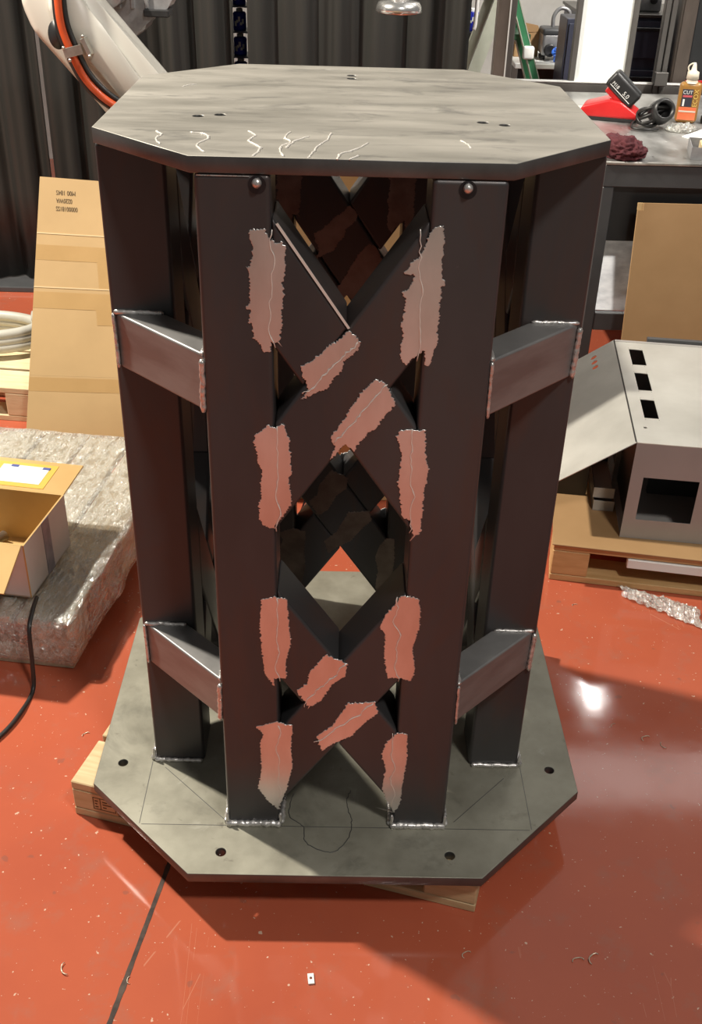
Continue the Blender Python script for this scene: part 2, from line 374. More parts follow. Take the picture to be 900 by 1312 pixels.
bm = BM(); cbox(bm, (0, 5.3, 2.2), (12, .1, 4.7)); struct(obj('wall_back', bm, M_WALL))
bm = BM(); cbox(bm, (-2.6, 2.94, FZ+.012), (5.2, .34, .024), .004); o = struct(obj('trim_1', bm, M_DGREY)); o['label'] = 'low dark strip along the foot of the black curtains'

# ------------------------------------------------------------------ black curtains
def curtain(x0, x1, label, amp=.035, seed=0., taper=0.):
    bm = BM(); nx = int((x1-x0)/.012)+1; zs = [FZ+.03, .3, .8, 1.3, 2.0, 2.7]
    rows = []
    for z in zs:
        row = []
        t = (z-FZ)/2.8
        for i in range(nx+1):
            u = i/nx; x = x0 + (x1-x0)*u
            if taper: x += taper*(1-t)*(u)
            ph = x*2*PI/.17 + 2.2*nz(x*3, seed) + .35*nz(x*2, z, seed)
            y = 2.90 + amp*(math.sin(ph)*(.75+.3*nz(x*4, seed+3)) + .3*math.sin(ph*2.3+seed)) * (1.0 - .15*t)
            row.append(bm.verts.new((x, y, z)))
        rows.append(row)
    for A, B_ in zip(rows, rows[1:]):
        for i in range(nx): bm.faces.new((A[i], A[i+1], B_[i+1], B_[i]))
    o = obj('black_curtain', bm, M_CURT, None, True)
    s = o.modifiers.new('thickness', 'SOLIDIFY'); s.thickness = .004
    return tag(o, label, 'curtain', 'black workshop curtains')
curtain(-2.6, -1.273, 'black pleated curtain at far left, left of the thin pink gap', .03, 1., -.012)
curtain(-1.262, -.474, 'black pleated curtain behind the white robot arm', .035, 5.)
curtain(-.414, .485, 'wide black pleated curtain behind the octagonal top plate', .028, 9.)
bm = BM(); sweep(bm, [(-2.7,2.9,2.73),(.6,2.9,2.73)], .02, 10)
for x in (-2.65, .55): box(bm, (x-.02,2.88,2.73), (x+.02,2.92,3.2))
tag(obj('curtain_rail', bm, M_BLACKM), 'black tubular rail that the curtains hang from', 'rail')

# ------------------------------------------------------------------ the welded pedestal
H = 1.2072; TT = .0215; BT = .0215; A = .367; B = .205; T = .1
ped = thing('steel_pedestal', 'welded dark steel pedestal with octagonal top plate and cross-braced posts', 'pedestal', (0,0,-BT))
def poct(w, c, off=0.): return [(-c,-w+off),(c,-w+off),(w,-c+off),(w,c+off),(c,w+off),(-c,w+off),(-w,c+off),(-w,-c+off)]
holes = []
for k in range(4):
    a = k*PI/2
    for sx in (-1, 1):
        x, y = sx*.211, -.431
        holes.append(circ(x*math.cos(a)-y*math.sin(a), x*math.sin(a)+y*math.cos(a)-.004, .0095))
me = plate_mesh('base_plate', poct(.479, .266, -.006), holes, BT, .0012)
def put(name, me, mt, z, parent=ped): 
    o = link(name, me, mt, parent); o.location = (0, 0, z+BT); return o
base = put('base_plate', me, [M_BASE, M_EDGE], -BT)
for p in me.polygons:
    if abs(p.normal.z) < .5: p.material_index = 1
th = []
for x, y in ((-.228,-.118),(-.197,-.105),(.195,-.113),(.226,-.128),(0,.268),(0,.236)): th.append(circ(x, y, .0085))
me = plate_mesh('top_plate', poct(.366, .211), th, TT, .001)
top = put('top_plate', me, [M_TOP, M_EDGE], H)
for p in me.polygons:
    if abs(p.normal.z) < .5: p.material_index = 1
def pw(name, bm, mt, smooth=False, parent=ped, label=None):
    o = obj(name, bm, mt, parent, smooth, False, label); o.location = (0,0,BT) if parent is ped else (0,0,0); return o
# eight square posts
def soft(o):
    for p in o.data.polygons: p.use_smooth = True
    w = o.modifiers.new('normals', 'WEIGHTED_NORMAL'); w.weight = 100; w.keep_sharp = False
    return o
def rot4(o, rest=(1,2,3)):
    out = []
    for k in rest:
        c = copyo(o, ped); c.rotation_euler = (0,0,k*PI/2); out.append(c)
    return out
for s in (-1, 1):
    bm = BM(); x0, x1 = sorted((s*(B-T), s*B)); box(bm, (x0,-A,0), (x1,-A+T,H), .007, 3)
    rot4(soft(pw('square_post', bm, M_SCALE)))
# crossed diagonal braces: two crosses on each of the four sides
tn = 1.455; hv = .092; XI = B-T
for zc in (.908, .301):
    polys = [[(-XI, zc-XI*tn-hv), (XI, zc+XI*tn-hv), (XI, zc+XI*tn+hv), (-XI, zc-XI*tn+hv)]]
    ax = hv/tn
    polys.append([(-XI, zc+XI*tn-hv), (-ax, zc), (0, zc+hv), (-XI, zc+XI*tn+hv)])
    polys.append([(XI, zc-XI*tn+hv), (ax, zc), (0, zc-hv), (XI, zc-XI*tn-hv)])
    for pl in polys:
        bm = BM(); prism(bm, pl, -A+.0006, -A+T, 'y', .006, 3)
        rot4(soft(pw('diagonal_brace', bm, M_SCALE)))
# short corner braces
for z0, z1 in ((.862,.952), (.257,.347)):
    bm = BM(); prism(bm, [(-.360,-B+.001),(-B+.001,-.360),(-B+.001,-.282),(-.282,-B+.001)], z0, z1, 'z', .004, 2)
    rot4(soft(pw('corner_brace', bm, M_BRACE)))

# weld beads
def bead(p0, p1, r=.005, name='weld_bead', mt=None):
    p0 = Vector(p0); p1 = Vector(p1); L_ = (p1-p0).length; n = max(3, int(L_/.004))
    bm = BM(); pts = []; rs = []
    for i in range(n+1):
        t = i/n; p = p0.lerp(p1, t)
        q = Vector((nz(p.x*90, p.y*90, p.z*90), nz(p.x*90+9, p.y*90, p.z*90), nz(p.x*90, p.y*90+9, p.z*90)))*r*.25
        pts.append(p+q); rs.append(r*(.92 + .10*math.sin(i*2.1) + .16*nz(i*.6, p0.x*50)) * (.6 if i in (0, n) else 1))
    sweep(bm, pts, rs, 8)
    return pw(name, bm, mt or M_WELD, True)
for s in (-1, 1):
    xs = (s*B, s*(B-T))
    rot4(bead((xs[0]+.002*s, -A-.003, .005), (xs[1]-.002*s, -A-.003, .005), .0070))
    rot4(bead((xs[0]+.003*s, -A, .004), (xs[0]+.003*s, -A+T*.95, .004), .005))
    rot4(bead((xs[1]-.003*s, -A, .004), (xs[1]-.003*s, -A+T*.95, .004), .005))
    for dx in (.003, -.003):
        rot4(bead((xs[0] if dx>0 else xs[1], -A-.002, .008), (xs[0] if dx>0 else xs[1], -A-.002, .032), .0035))
for z0, z1 in ((.862,.952), (.257,.347)):
    rot4(bead((-.362,-B-.002,z1+.002), (-.284,-B-.003,z1+.002), .0045))
    rot4(bead((-.363,-B-.002,z1), (-.361,-B-.003,z0), .003))
    rot4(bead((-B-.002,-.363,z1-.006), (-B-.004,-.360,z0), .0050))
    rot4(bead((-B-.002,-.360,z1+.001), (-B-.002,-.286,z1+.001), .0035))
# tack welds under the top plate's front edge
for x in (-.123, .151):
    bm = BM(); bmesh.ops.create_uvsphere(bm, u_segments=14, v_segments=9, radius=.0065, matrix=Matrix.Translation((x,-A-.004,H-.010)))
    pw('tack_weld', bm, M_WELD, True)
    bm = BM(); lathe(bm, [(0,0),(.012,.0),(.012,.0012),(0,.0012)], n=18, M=Matrix.Translation((x,-A+.0008,H-.013)) @ Matrix.Rotation(PI/2,4,'X'))
    pw('scorch_mark', bm, M_BURN)
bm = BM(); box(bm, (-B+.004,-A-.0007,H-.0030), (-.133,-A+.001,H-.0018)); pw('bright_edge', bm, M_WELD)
bm = BM(); prism(bm, [(-.0995,1.1435),(-.0965,1.1455),(.0025,1.0005),(-.0005,.9990)], -A-.0008, -A+.001, 'y'); pw('bright_edge', bm, M_RIDGE)  # pale strip painted as the highlight along the left brace edge
# ground weld patches: irregular thin bright areas over the joints
POUT = [
  [(-0.1351,1.1346),(-0.1133,1.1372),(-0.1084,1.1216),(-0.1031,1.1249),(-0.0991,1.1166),(-0.0928,1.1220),(-0.0856,1.1116),(-0.0878,1.0988),(-0.0869,1.0815),(-0.0913,1.0617),(-0.0898,1.0418),(-0.0928,1.0237),(-0.0914,1.0055),(-0.0942,0.9892),(-0.0976,0.9751),(-0.1086,0.9772),(-0.1095,0.9619),(-0.1187,0.9616),(-0.1240,0.9745),(-0.1315,0.9813),(-0.1342,1.0044),(-0.1385,1.0055),(-0.1359,1.0226),(-0.1422,1.0270),(-0.1367,1.0339),(-0.1360,1.0760),(-0.1400,1.0845),(-0.1342,1.0868),(-0.1304,1.1148),(-0.1343,1.1231)],
  [(0.1057,1.1361),(0.1114,1.1451),(0.1239,1.1467),(0.1244,1.1288),(0.1245,1.1029),(0.1251,1.0765),(0.1320,1.0700),(0.1260,1.0631),(0.1257,1.0304),(0.1240,0.9968),(0.1270,0.9812),(0.1219,0.9682),(0.1173,0.9477),(0.1111,0.9475),(0.1084,0.9693),(0.0955,0.9588),(0.0840,0.9463),(0.0755,0.9554),(0.0743,0.9785),(0.0776,0.9928),(0.0729,1.0068),(0.0772,1.0264),(0.0775,1.0457),(0.0719,1.0537),(0.0832,1.0621),(0.0887,1.0783),(0.0744,1.0806),(0.0826,1.0953),(0.0947,1.1074),(0.1003,1.1205)],
  [(0.0007,0.9962),(0.0107,0.9895),(0.0186,0.9803),(0.0156,0.9708),(0.0049,0.9587),(-0.0060,0.9489),(-0.0079,0.9344),(-0.0189,0.9244),(-0.0276,0.9071),(-0.0500,0.8966),(-0.0658,0.8888),(-0.0546,0.9064),(-0.0636,0.9258),(-0.0658,0.9415),(-0.0459,0.9527),(-0.0284,0.9721),(-0.0111,0.9843)],
  [(0.0402,0.9236),(0.0554,0.9180),(0.0613,0.9077),(0.0721,0.8837),(0.0536,0.8616),(0.0458,0.8458),(0.0294,0.8328),(0.0186,0.8166),(0.0132,0.8052),(0.0002,0.8178),(-0.0123,0.8030),(-0.0221,0.7898),(-0.0167,0.8125),(-0.0226,0.8284),(-0.0076,0.8508),(0.0058,0.8759),(0.0217,0.9007)],
  [(-0.1140,0.8460),(-0.1096,0.8436),(-0.1007,0.8438),(-0.0917,0.8498),(-0.0874,0.8341),(-0.0830,0.8224),(-0.0838,0.8088),(-0.0808,0.7986),(-0.0817,0.7813),(-0.0795,0.7656),(-0.0849,0.7566),(-0.0819,0.7354),(-0.0797,0.7138),(-0.0884,0.6971),(-0.0995,0.6802),(-0.1059,0.6744),(-0.1076,0.6651),(-0.1233,0.6703),(-0.1309,0.6831),(-0.1311,0.7089),(-0.1269,0.7235),(-0.1273,0.7450),(-0.1252,0.7697),(-0.1317,0.7853),(-0.1334,0.8093),(-0.1370,0.8160),(-0.1330,0.8296),(-0.1231,0.8399)],
  [(0.0803,0.8429),(0.1045,0.8435),(0.1179,0.8438),(0.1211,0.7917),(0.1274,0.7794),(0.1226,0.7410),(0.1215,0.6951),(0.1207,0.6615),(0.1106,0.6578),(0.1023,0.6846),(0.0905,0.6943),(0.0860,0.7271),(0.0817,0.7592),(0.0850,0.8033),(0.0755,0.8306)],
  [(-0.1309,0.5279),(-0.1092,0.5348),(-0.0889,0.5289),(-0.0878,0.5099),(-0.0830,0.4382),(-0.0925,0.3941),(-0.0901,0.3613),(-0.1115,0.3607),(-0.1131,0.3449),(-0.1274,0.3691),(-0.1318,0.4169),(-0.1346,0.4716)],
  [(0.0978,0.5414),(0.1247,0.5373),(0.1299,0.5152),(0.1308,0.4781),(0.1217,0.4315),(0.1284,0.3839),(0.1231,0.3595),(0.1039,0.3660),(0.0825,0.3655),(0.0738,0.4134),(0.0745,0.4603),(0.0648,0.4765),(0.0729,0.4994),(0.0860,0.5221)],
  [(-0.0248,0.4156),(0.0126,0.3966),(0.0101,0.3684),(-0.0115,0.3515),(-0.0299,0.3137),(-0.0520,0.2964),(-0.0742,0.3335),(-0.0553,0.3504),(-0.0523,0.3749)],
  [(0.0147,0.3064),(0.0621,0.3118),(0.0695,0.2866),(0.0416,0.2558),(0.0229,0.2291),(-0.0093,0.2106),(-0.0287,0.1923),(-0.0388,0.2276),(-0.0099,0.2545)],
  [(-0.1454,0.2469),(-0.1129,0.2607),(-0.0808,0.2528),(-0.0843,0.1999),(-0.0813,0.1547),(-0.0916,0.0986),(-0.1091,0.0406),(-0.1325,0.0691),(-0.1454,0.0973),(-0.1378,0.1442),(-0.1398,0.2075),(-0.1328,0.2297)],
  [(0.0854,0.2129),(0.1069,0.2399),(0.1233,0.2360),(0.1259,0.1870),(0.1222,0.1320),(0.1188,0.0655),(0.1086,0.0361),(0.0912,0.0745),(0.0833,0.1029),(0.0880,0.1496),(0.0799,0.1859)],
]
def patch(p0, p1, w, seed, taper=0., thick=.0007):
    p0 = Vector(p0); p1 = Vector(p1); d = (p1-p0); d.normalize(); n_ = Vector((-d.y, d.x))
    pts = [Vector(p) for p in POUT[seed-1]]; out = []
    for a, b in zip(pts, pts[1:]+pts[:1]):
        L_ = (b-a).length; n = max(1, int(L_/.0014)); t_ = (b-a).normalized(); m_ = Vector((-t_.y, t_.x))
        for i in range(n):
            p = a.lerp(b, i/n); out.append(p + m_*(.0028*nz(p.x*260, p.y*260, seed) + .0026*nz(p.x*700, p.y*700, seed+5) + .004*max(0, nz(p.x*420, p.y*420, seed+9)-.25)))
    me = plate_mesh('ground_weld', [tuple(p) for p in out], [], .0016, .0006)
    c = sum(out, Vector((0,0)))/len(out); tx = .030*nz(seed*1.7, 2.); ty = .035*nz(seed*2.3, 9.)
    for v in me.vertices:
        x, z, t = v.co.x, v.co.y, v.co.z
        v.co = (x, -A + .0008 - t + tx*(x-c.x)*.6 + ty*(z-c.y)*.25, z)
    me.flip_normals(); me.update()
    o = link('ground_weld', me, M_GROUND, ped); o.location = (0,0,BT)
    # raised grinding ridge, its specular highlight painted as pale colour
    q = []
    for i in range(26):
        t = .03 + .94*i/25; c = p0.lerp(p1, t)
        off = w*.20*nz(i*.22, seed+60) + .003*nz(i*.9, seed+70) + w*.10*(1 if seed % 2 else -1)
        p = c + n_*off; q.append((p.x, -A-thick-.0006, p.y))
    bm = BM(); sweep(bm, q, [.0016*(.4+.9*abs(nz(i*.5, seed+80))) for i in range(26)], 6)
    r = obj('grinding_ridge', bm, M_RIDGE, o, True)
    return o, r
PT = [((-.109,1.142),(-.114,.964),.050,1,0),((.097,1.148),(.108,.948),.050,2,0),((.013,.985),(-.066,.896),.038,3,0),((.064,.917),(-.016,.813),.038,4,0),
      ((-.106,.851),(-.107,.656),.046,5,0),((.102,.850),(.110,.658),.041,6,0),((-.110,.536),(-.111,.350),.045,7,0),((.096,.545),(.104,.354),.056,8,0),
      ((.010,.402),(-.070,.300),.042,9,0),((.066,.308),(-.040,.205),.042,10,.3),((-.112,.258),(-.113,.044),.054,11,.75),((.100,.245),(.109,.048),.038,12,.75)]
patches = []
for p0, p1, w, s, tp in PT:
    o, r = patch(p0, p1, w, s, tp); patches.append((o, r))
for k in (1, 2, 3):
    for o, r in patches:
        c = copyo(o, ped); c.rotation_euler = (0,0,k*PI/2); copyo(r, c)
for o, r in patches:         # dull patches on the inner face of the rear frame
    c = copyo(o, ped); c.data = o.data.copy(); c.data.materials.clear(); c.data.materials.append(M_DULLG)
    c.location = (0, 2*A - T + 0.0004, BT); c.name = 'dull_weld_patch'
# pale raised squiggle lines near the top plate's front edge
for k, pts in enumerate([[(-.273,-.229),(-.262,-.250),(-.266,-.275),(-.255,-.308)], [(-.225,-.232),(-.204,-.240),(-.196,-.268),(-.207,-.305),(-.192,-.346)],
        [(-.146,-.214),(-.134,-.240),(-.140,-.275),(-.122,-.315),(-.128,-.362)], [(-.087,-.212),(-.093,-.250),(-.084,-.275),(-.096,-.310),(-.089,-.358)],
        [(-.060,-.24),(-.078,-.27),(-.088,-.31)], [(-.030,-.215),(-.034,-.255),(-.048,-.305),(-.056,-.363)], [(.022,-.270),(.002,-.315),(-.014,-.335),(-.020,-.366)], [(.008,-.345),(-.004,-.367)],
        [(.150,-.24),(.158,-.262),(.160,-.285)], [(-.262,.140),(-.275,.13),(-.283,.115)]]):
    q = crom([(x, y, H+TT+.0002) for x, y in pts], 7); q = [(p.x+.003*nz(i*.6, k), p.y, p.z) for i, p in enumerate(q)]
    bm = BM(); sweep(bm, q, [.0021*(.5+.8*abs(nz(i*.4, k+5))) * (1 if k < 8 else .7) for i in range(len(q))], 6)
    pw('squiggle_line', bm, M_RIDGE, True)
# scribed lines on the base plate
for k, (p0, p1) in enumerate([((-.368,-.372),(.368,-.372)), ((-.372,-.21),(-.372,-.37)), ((-.345,-.225),(-.205,-.365)), ((.225,-.355),(.335,-.24)), ((.372,-.21),(.372,-.37))]):
    d = (Vector(p1)-Vector(p0)); n_ = Vector((-d.y, d.x)).normalized()*.0006
    a, b = Vector(p0), Vector(p1)
    bm = BM(); prism(bm, [tuple(a+n_), tuple(a-n_), tuple(b-n_), tuple(b+n_)], -.0004, .0003, 'z'); pw('scribed_line', bm, M_EDGE)
q = crom([(-.085,-.29,.0003),(-.09,-.345,.0003),(-.062,-.372,.0003),(-.055,-.41,.0003),(-.01,-.432,.0003),(.02,-.405,.0003),(.03,-.36,.0003),(.02,-.31,.0003),(.028,-.28,.0003)], 8)
bm = BM(); sweep(bm, [(p.x+.003*nz(i*.7), p.y+.003*nz(i*.7, 4), p.z) for i, p in enumerate(q)], .0009, 5); pw('stain_outline', bm, M_EDGE)

# ------------------------------------------------------------------ pallets
def pallet(label, loc, rz, Wd, D, h, mt, nboards=6, along='x', blocks=True, rough=0.):
    """front-left-bottom corner at loc; local x = front edge, y = depth"""
    t = thing('wooden_pallet', label, 'pallet', loc, rz)
    db = .02; bb = .02
    n = nboards
    if along == 'x':
        bw = D/n - .012
        bm = BM(); box(bm, (0,0,0), (Wd, bw, db), .002, 1); o = obj('deck_board', bm, mt, t); o.location = (0,0,h-db)
        for i in range(1, n): copyo(o, t, (0, i*(D-bw)/(n-1), h-db))
    else:
        bw = Wd/n - .012
        bm = BM(); box(bm, (0,0,0), (bw, D, db), .002, 1); o = obj('deck_board', bm, mt, t); o.location = (0,0,h-db)
        for i in range(1, n): copyo(o, t, (i*(Wd-bw)/(n-1), 0, h-db))
    bx, by = .10, .12
    bm = BM(); box(bm, (0,0,0), (bx, by, h-db-bb-.0006), .003, 1); b0 = obj('block', bm, mt, t); b0.location = (0,0,bb+.0003)
    first = True
    for i in range(3):
        for j in range(3):
            p = (i*(Wd-bx)/2, j*(D-by)/2, bb+.0003)
            if first: first = False; continue
            copyo(b0, t, p)
    bm = BM(); box(bm, (0,0,0), (Wd, .10, bb), .002, 1); o = obj('bottom_board', bm, mt, t)
    for j in (1, 2): copyo(o, t, (0, j*(D-.10)/2, 0))
    return t
r1 = math.atan2(-.47+.246, .263+.533)
pp = pallet('pine pallet under the steel pedestal', (-.533, -.246, FZ), r1, .827, .80, abs(FZ)-BT-.0005, M_WOOD, 6, 'x')
# stamp burnt into the pallet's left front block
st = bpy.data.objects.new('burnt_stamp', None); 
bm = BM()
for (x0,z0,x1,z1) in ((.045,.030,.0465,.062),(.045,.030,.094,.0312),(.045,.061,.094,.062),(.0605,.030,.0618,.062),(.093,.030,.0942,.062)): box(bm, (x0,-.0006,z0), (x1,.0004,z1))
for x0, z0, w_ in ((.049,.036,.007),(.049,.044,.005),(.049,.052,.007),(.066,.052,.010),(.066,.045,.020),(.066,.037,.008)): box(bm, (x0,-.0006,z0), (x0+w_,.0004,z0+.0022))
obj('burnt_stamp', bm, M_INK, pp)

# ---- left pallet, wrapped in stretch film
r2 = math.radians(-7.5); c2, s2 = math.cos(r2), math.sin(r2)
def l2(x, y): return (-.637 + x*c2 - y*s2, .204 + x*s2 + y*c2)      # local frame: origin at the front right corner
PW, PD, PH = 1.1, .90, .140
wl = l2(-PW, 0)
wp = pallet('pallet wrapped in crinkled clear stretch film', (wl[0], wl[1], FZ), r2, PW, PD, PH, M_WOODG, 8, 'y')
bm = BM(); N_ = 220
def rring(s, N_=N_):
    out = []; x0, x1, y0, y1 = -.012, PW+.012, -.012, PD+.012
    per = 2*(x1-x0+y1-y0)
    for k in range(N_):
        d = per*k/N_
        if d < x1-x0: p = (x0+d, y0)
        elif d < x1-x0+y1-y0: p = (x1, y0+d-(x1-x0))
        elif d < 2*(x1-x0)+y1-y0: p = (x1-(d-(x1-x0)-(y1-y0)), y1)
        else: p = (x0, y1-(d-2*(x1-x0)-(y1-y0)))
        out.append(p)
    cx, cy = (x0+x1)/2, (y0+y1)/2
    return [(cx+(p[0]-cx)*s, cy+(p[1]-cy)*s) for p in out]
rows = []
zz = [(.028,1.0),(.045,1.02),(.065,1.012),(.085,1.0),(.105,1.003),(.125,1.0),(.140,.997),(.147,.988)] + [(.149, 1-.03*i) for i in range(1, 33)]
for j, (z, s) in enumerate(zz):
    row = []
    for k, (x, y) in enumerate(rring(s)):
        q = Vector((x*7, y*7, z*14)); n1 = noise.noise(q); n2 = noise.noise(q*3.1+Vector((5,1,2)))
        if j < 8:
            cx, cy = PW/2, PD/2; d = Vector((x-cx, y-cy)); d.normalize(); a_ = .014*n1 + .006*n2 + .006
            row.append(bm.verts.new((x+d.x*a_, y+d.y*a_, z + (.016*n1 if j == 0 else .003*n2))))
        else:
            row.append(bm.verts.new((x, y, z+.004 + .007*max(-.4, n1) + .005*n2)))
    rows.append(row)
for A_, B_ in zip(rows, rows[1:]):
    for k in range(N_): bm.faces.new((A_[k], A_[(k+1)%N_], B_[(k+1)%N_], B_[k]))
o = obj('stretch_film', bm, M_FILM, wp, True, label='crinkled clear stretch film')

# ---- open carton on the wrapped pallet
ZB = FZ + PH + .024
wb = thing('open_carton', 'open whitish cardboard carton with taped side on the wrapped pallet', 'box', (-.732, .267, ZB), math.radians(-9.4))
CW, CD, CH, CT = .36, .236, .148, .004       # local: x to the left is negative, y back
def panel(name, lo, hi, m1, parent=wb, bev=.0008): bm = BM(); box(bm, lo, hi, bev, 1); return obj(name, bm, m1, parent)
panel('bottom', (-CW,0,0), (0,CD,CT), M_CARDIN)
def twoside(name, lo, hi, axis, s):
    """cardboard wall: white outside, brown inside"""
    bm = BM(); box(bm, lo, hi)
    o = obj(name, bm, [M_CARDIN, M_CARDW], wb)
    for p in o.data.polygons:
        if p.normal[axis]*s > .5: p.material_index = 1
    return o
sw = twoside('side_wall', (-CT,0,0), (0,CD,CH), 0, 1)
twoside('side_wall', (-CW,0,0), (-CW+CT,CD,CH), 0, -1)
twoside('front_wall', (-CW+CT,0,0), (-CT,CT,CH), 1, -1)
twoside('back_wall', (-CW+CT,CD-CT,0), (-CT,CD,CH), 1, 1)
bm = BM(); box(bm, (-.0001,.098,.0), (.0012,.136,CH+.0006)); obj('tape_strip', bm, M_TAPEG, sw, label='grey tape strip')
bf = obj('back_flap', (lambda b: (box(b, (-CW+.004,0,-CT), (-.001,.135,0), .0006, 1), b)[1])(BM()), M_CARDIN, wb)
bf.location = (0, CD, CH); bf.rotation_euler = (math.radians(4), 0, 0)
ff = obj('front_flap', (lambda b: (box(b, (-CW+.004,-.125,-CT), (-.006,0,0), .0006, 1), b)[1])(BM()), [M_CARDIN], wb)
ff.location = (0, 0, CH); ff.rotation_euler = (math.radians(28), 0, 0)
bm = BM(); box(bm, (-.225,.012,0), (-.060,.118,.0012), .0004, 1); pc = obj('document_pouch', bm, M_YELLOW, bf, label='orange document pouch'); 
bm = BM(); box(bm, (-.205,.028,.0012), (-.078,.104,.0019)); obj('white_sheet', bm, M_PAPER, bf)
for x, y in ((-.172,.100), (-.086,.099)):
    bm = BM(); cbox(bm, (x, y, .0023), (.020,.010,.0008)); obj('blue_tape', bm, M_BLUET, bf)
for i, (x, y, a) in enumerate(((-.085,.130,.5), (-.125,.085,.2), (-.19,.13,1.1), (-.25,.09,-.3))):
    bm = BM(); M_ = Matrix.Translation((0,0,.0)) @ Matrix.Rotation(PI/2, 4, 'Y')
    lathe(bm, [(0,0),(.016,0),(.018,.002),(.018,.052),(.013,.054),(.013,.085),(.011,.087),(0,.087)], n=20, M=M_)
    bm2 = bm
    o = obj('steel_plug', bm2, M_STEELC, None, True)
    # lies on the carton's bottom
    ca, sa = math.cos(math.radians(-9.4)), math.sin(math.radians(-9.4))
    o.location = (-.732+x*ca-y*sa, .267+x*sa+y*ca, ZB+CT+.0185); o.rotation_euler = (0,0,a)
    tag(o, ['stepped steel plug nearest the inner right corner of the open carton', 'stepped steel plug near the front flap inside the open carton', 'stepped steel plug lying askew in the middle of the open carton', 'stepped steel plug farthest left inside the open carton'][i], 'plug', 'steel plugs in the carton')

# ---- black cable hanging over the wrapped pallet
q = crom([(-.718,.258,ZB+.008),(-.714,.205,ZB+.008),(-.713,.160,ZB-.014),(-.712,.140,-.05),(-.713,.118,FZ+.006),(-.722,.04,FZ+.006),(-.745,-.03,FZ+.006),(-.80,-.12,FZ+.006),(-.90,-.2,FZ+.006)], 10)
bm = BM(); sweep(bm, q, .0052, 10)
tag(obj('power_cable', bm, M_BLACKR, None, True), 'black power cable trailing from the wrapped pallet across the red floor', 'cable')

# ---- leaning cardboard sheet, left
TLc, TRc = Vector((-1.006,1.75,.657)), Vector((-.815,1.75,.647))
BLc, BRc = Vector((-1.0335,1.268,FZ+.004)), Vector((-.702,1.268,FZ+.004))
cs = thing('cardboard_sheet', 'tall tan cardboard sheet with tape bands leaning behind the wrapped pallet', 'cardboard', tuple((BLc+BRc)/2))
def onsheet(u, v, d=0.):
    a = BLc.lerp(BRc, u); b = TLc.lerp(TRc, u); p = a.lerp(b, v); return p + Vector((0,-.846,.533))*d
def sheetpart(name, u0, u1, v0, v1, d0, d1, mt, nu=1, label=None):
    bm = BM(); vs = []
    for d in (d0, d1):
        vs.append([bm.verts.new(onsheet(u, v, d)) for u, v in ((u0,v0),(u1,v0),(u1,v1),(u0,v1))])
    bm.faces.new(vs[0][::-1]); bm.faces.new(vs[1])
    for i in range(4): bm.faces.new((vs[0][i], vs[0][(i+1)%4], vs[1][(i+1)%4], vs[1][i]))
    return obj(name, bm, mt, cs, False, True, label)
for v0, v1 in ((0,.2815),(.2818,.6015),(.6018,.7965),(.7968,1.0)):
    sheetpart('sheet_panel', 0, 1, v0, v1, 0, .007, M_CARD)
for v in (.6015,.7965): sheetpart('fold_crease', .001, .999, v-.0022, v+.0022, .0068, .0083, M_CREASE)
for v0, v1 in ((.225,.275),(.525,.585),(.70,.755)):
    sheetpart('tape_band', .002, .998, v0, v1, .007, .0074, M_TAPE)
sheetpart('tape_band', .80, .995, .47, .525, .007, .0075, M_TAPE)
sheetpart('tape_band', .86, .995, .60, .70, .007, .0075, M_TAPE)
for i, s in enumerate(('M00 184S', '0220WA', '00000181SS')):
    bx = onsheet(.28, .938-.029*i, .0076); ex = (onsheet(.9, .9)-onsheet(.1, .9)).normalized(); ey = (onsheet(.3,.95)-onsheet(.3,.85)).normalized(); ez = ex.cross(ey)
    Mx = Matrix((( ex.x, ey.x, ez.x, bx.x),(ex.y, ey.y, ez.y, bx.y),(ex.z, ey.z, ez.z, bx.z),(0,0,0,1)))
    w_ = (.062, .052, .070)[i]
    o = text('printed_text', s, .026, Matrix.Identity(4), M_INK, cs)
    xs = [v.co.x for v in o.data.vertices]; sc = w_/(max(xs)-min(xs))
    o.data.transform(Mx @ Matrix.Diagonal((sc, .82, 1, 1)) @ Matrix.Translation((max(xs)*1., 0.018, 0)) @ Matrix.Rotation(PI, 4, 'Z'))
    o.matrix_parent_inverse = Matrix.Translation(-Vector(cs.location))

# ---- rear-left pallet with coiled grey hose
rp = pallet('pale pine pallet behind the leaning cardboard sheet, carrying grey hose', (-2.05, 1.61, FZ), math.radians(-6.5), 1.0, .46, .125, M_WOODP, 3, 'x')
ht = FZ+.125
bm = BM(); q = []
for i in range(150):
    a = 2*PI*i/48; r_ = .21 - .006*(i/48); q.append((-1.33+r_*1.15*math.cos(a), 1.86+r_*.62*math.sin(a), ht+.024+.040*(i/48)*.55))
q += [Vector((-1.085+.02*i, 1.93+.03*i, ht+.085-.008*i)) for i in range(1, 3)]
sweep(bm, q, .020, 12); tag(obj('grey_hose', bm, M_GREYH, None, True), 'thick grey ribbed hose coiled on the rear pallet', 'hose')
bm = BM()
fr = [(-1.62,2.16),(-1.17,2.11),(-1.09,2.18),(-1.10,2.24),(-1.6,2.30)]
sweep(bm, [(x,y,FZ+.012) for x,y in fr], .012, 8, closed=True); tag(obj('cable_duct', bm, M_GREYH, None, True), 'flat pale grey plastic frame lying on the floor behind the hose', 'frame')
bm = BM(); sweep(bm, crom([(-1.50,1.40,FZ+.004),(-1.30,1.41,FZ+.004),(-1.16,1.40,FZ+.004),(-1.10,1.42,FZ+.004),(-1.07,1.44,FZ+.004)], 8), .004, 8)
tag(obj('thin_rope', bm, M_PAPER, None, True), 'thin white cord on the floor by the rear pallet', 'cord')

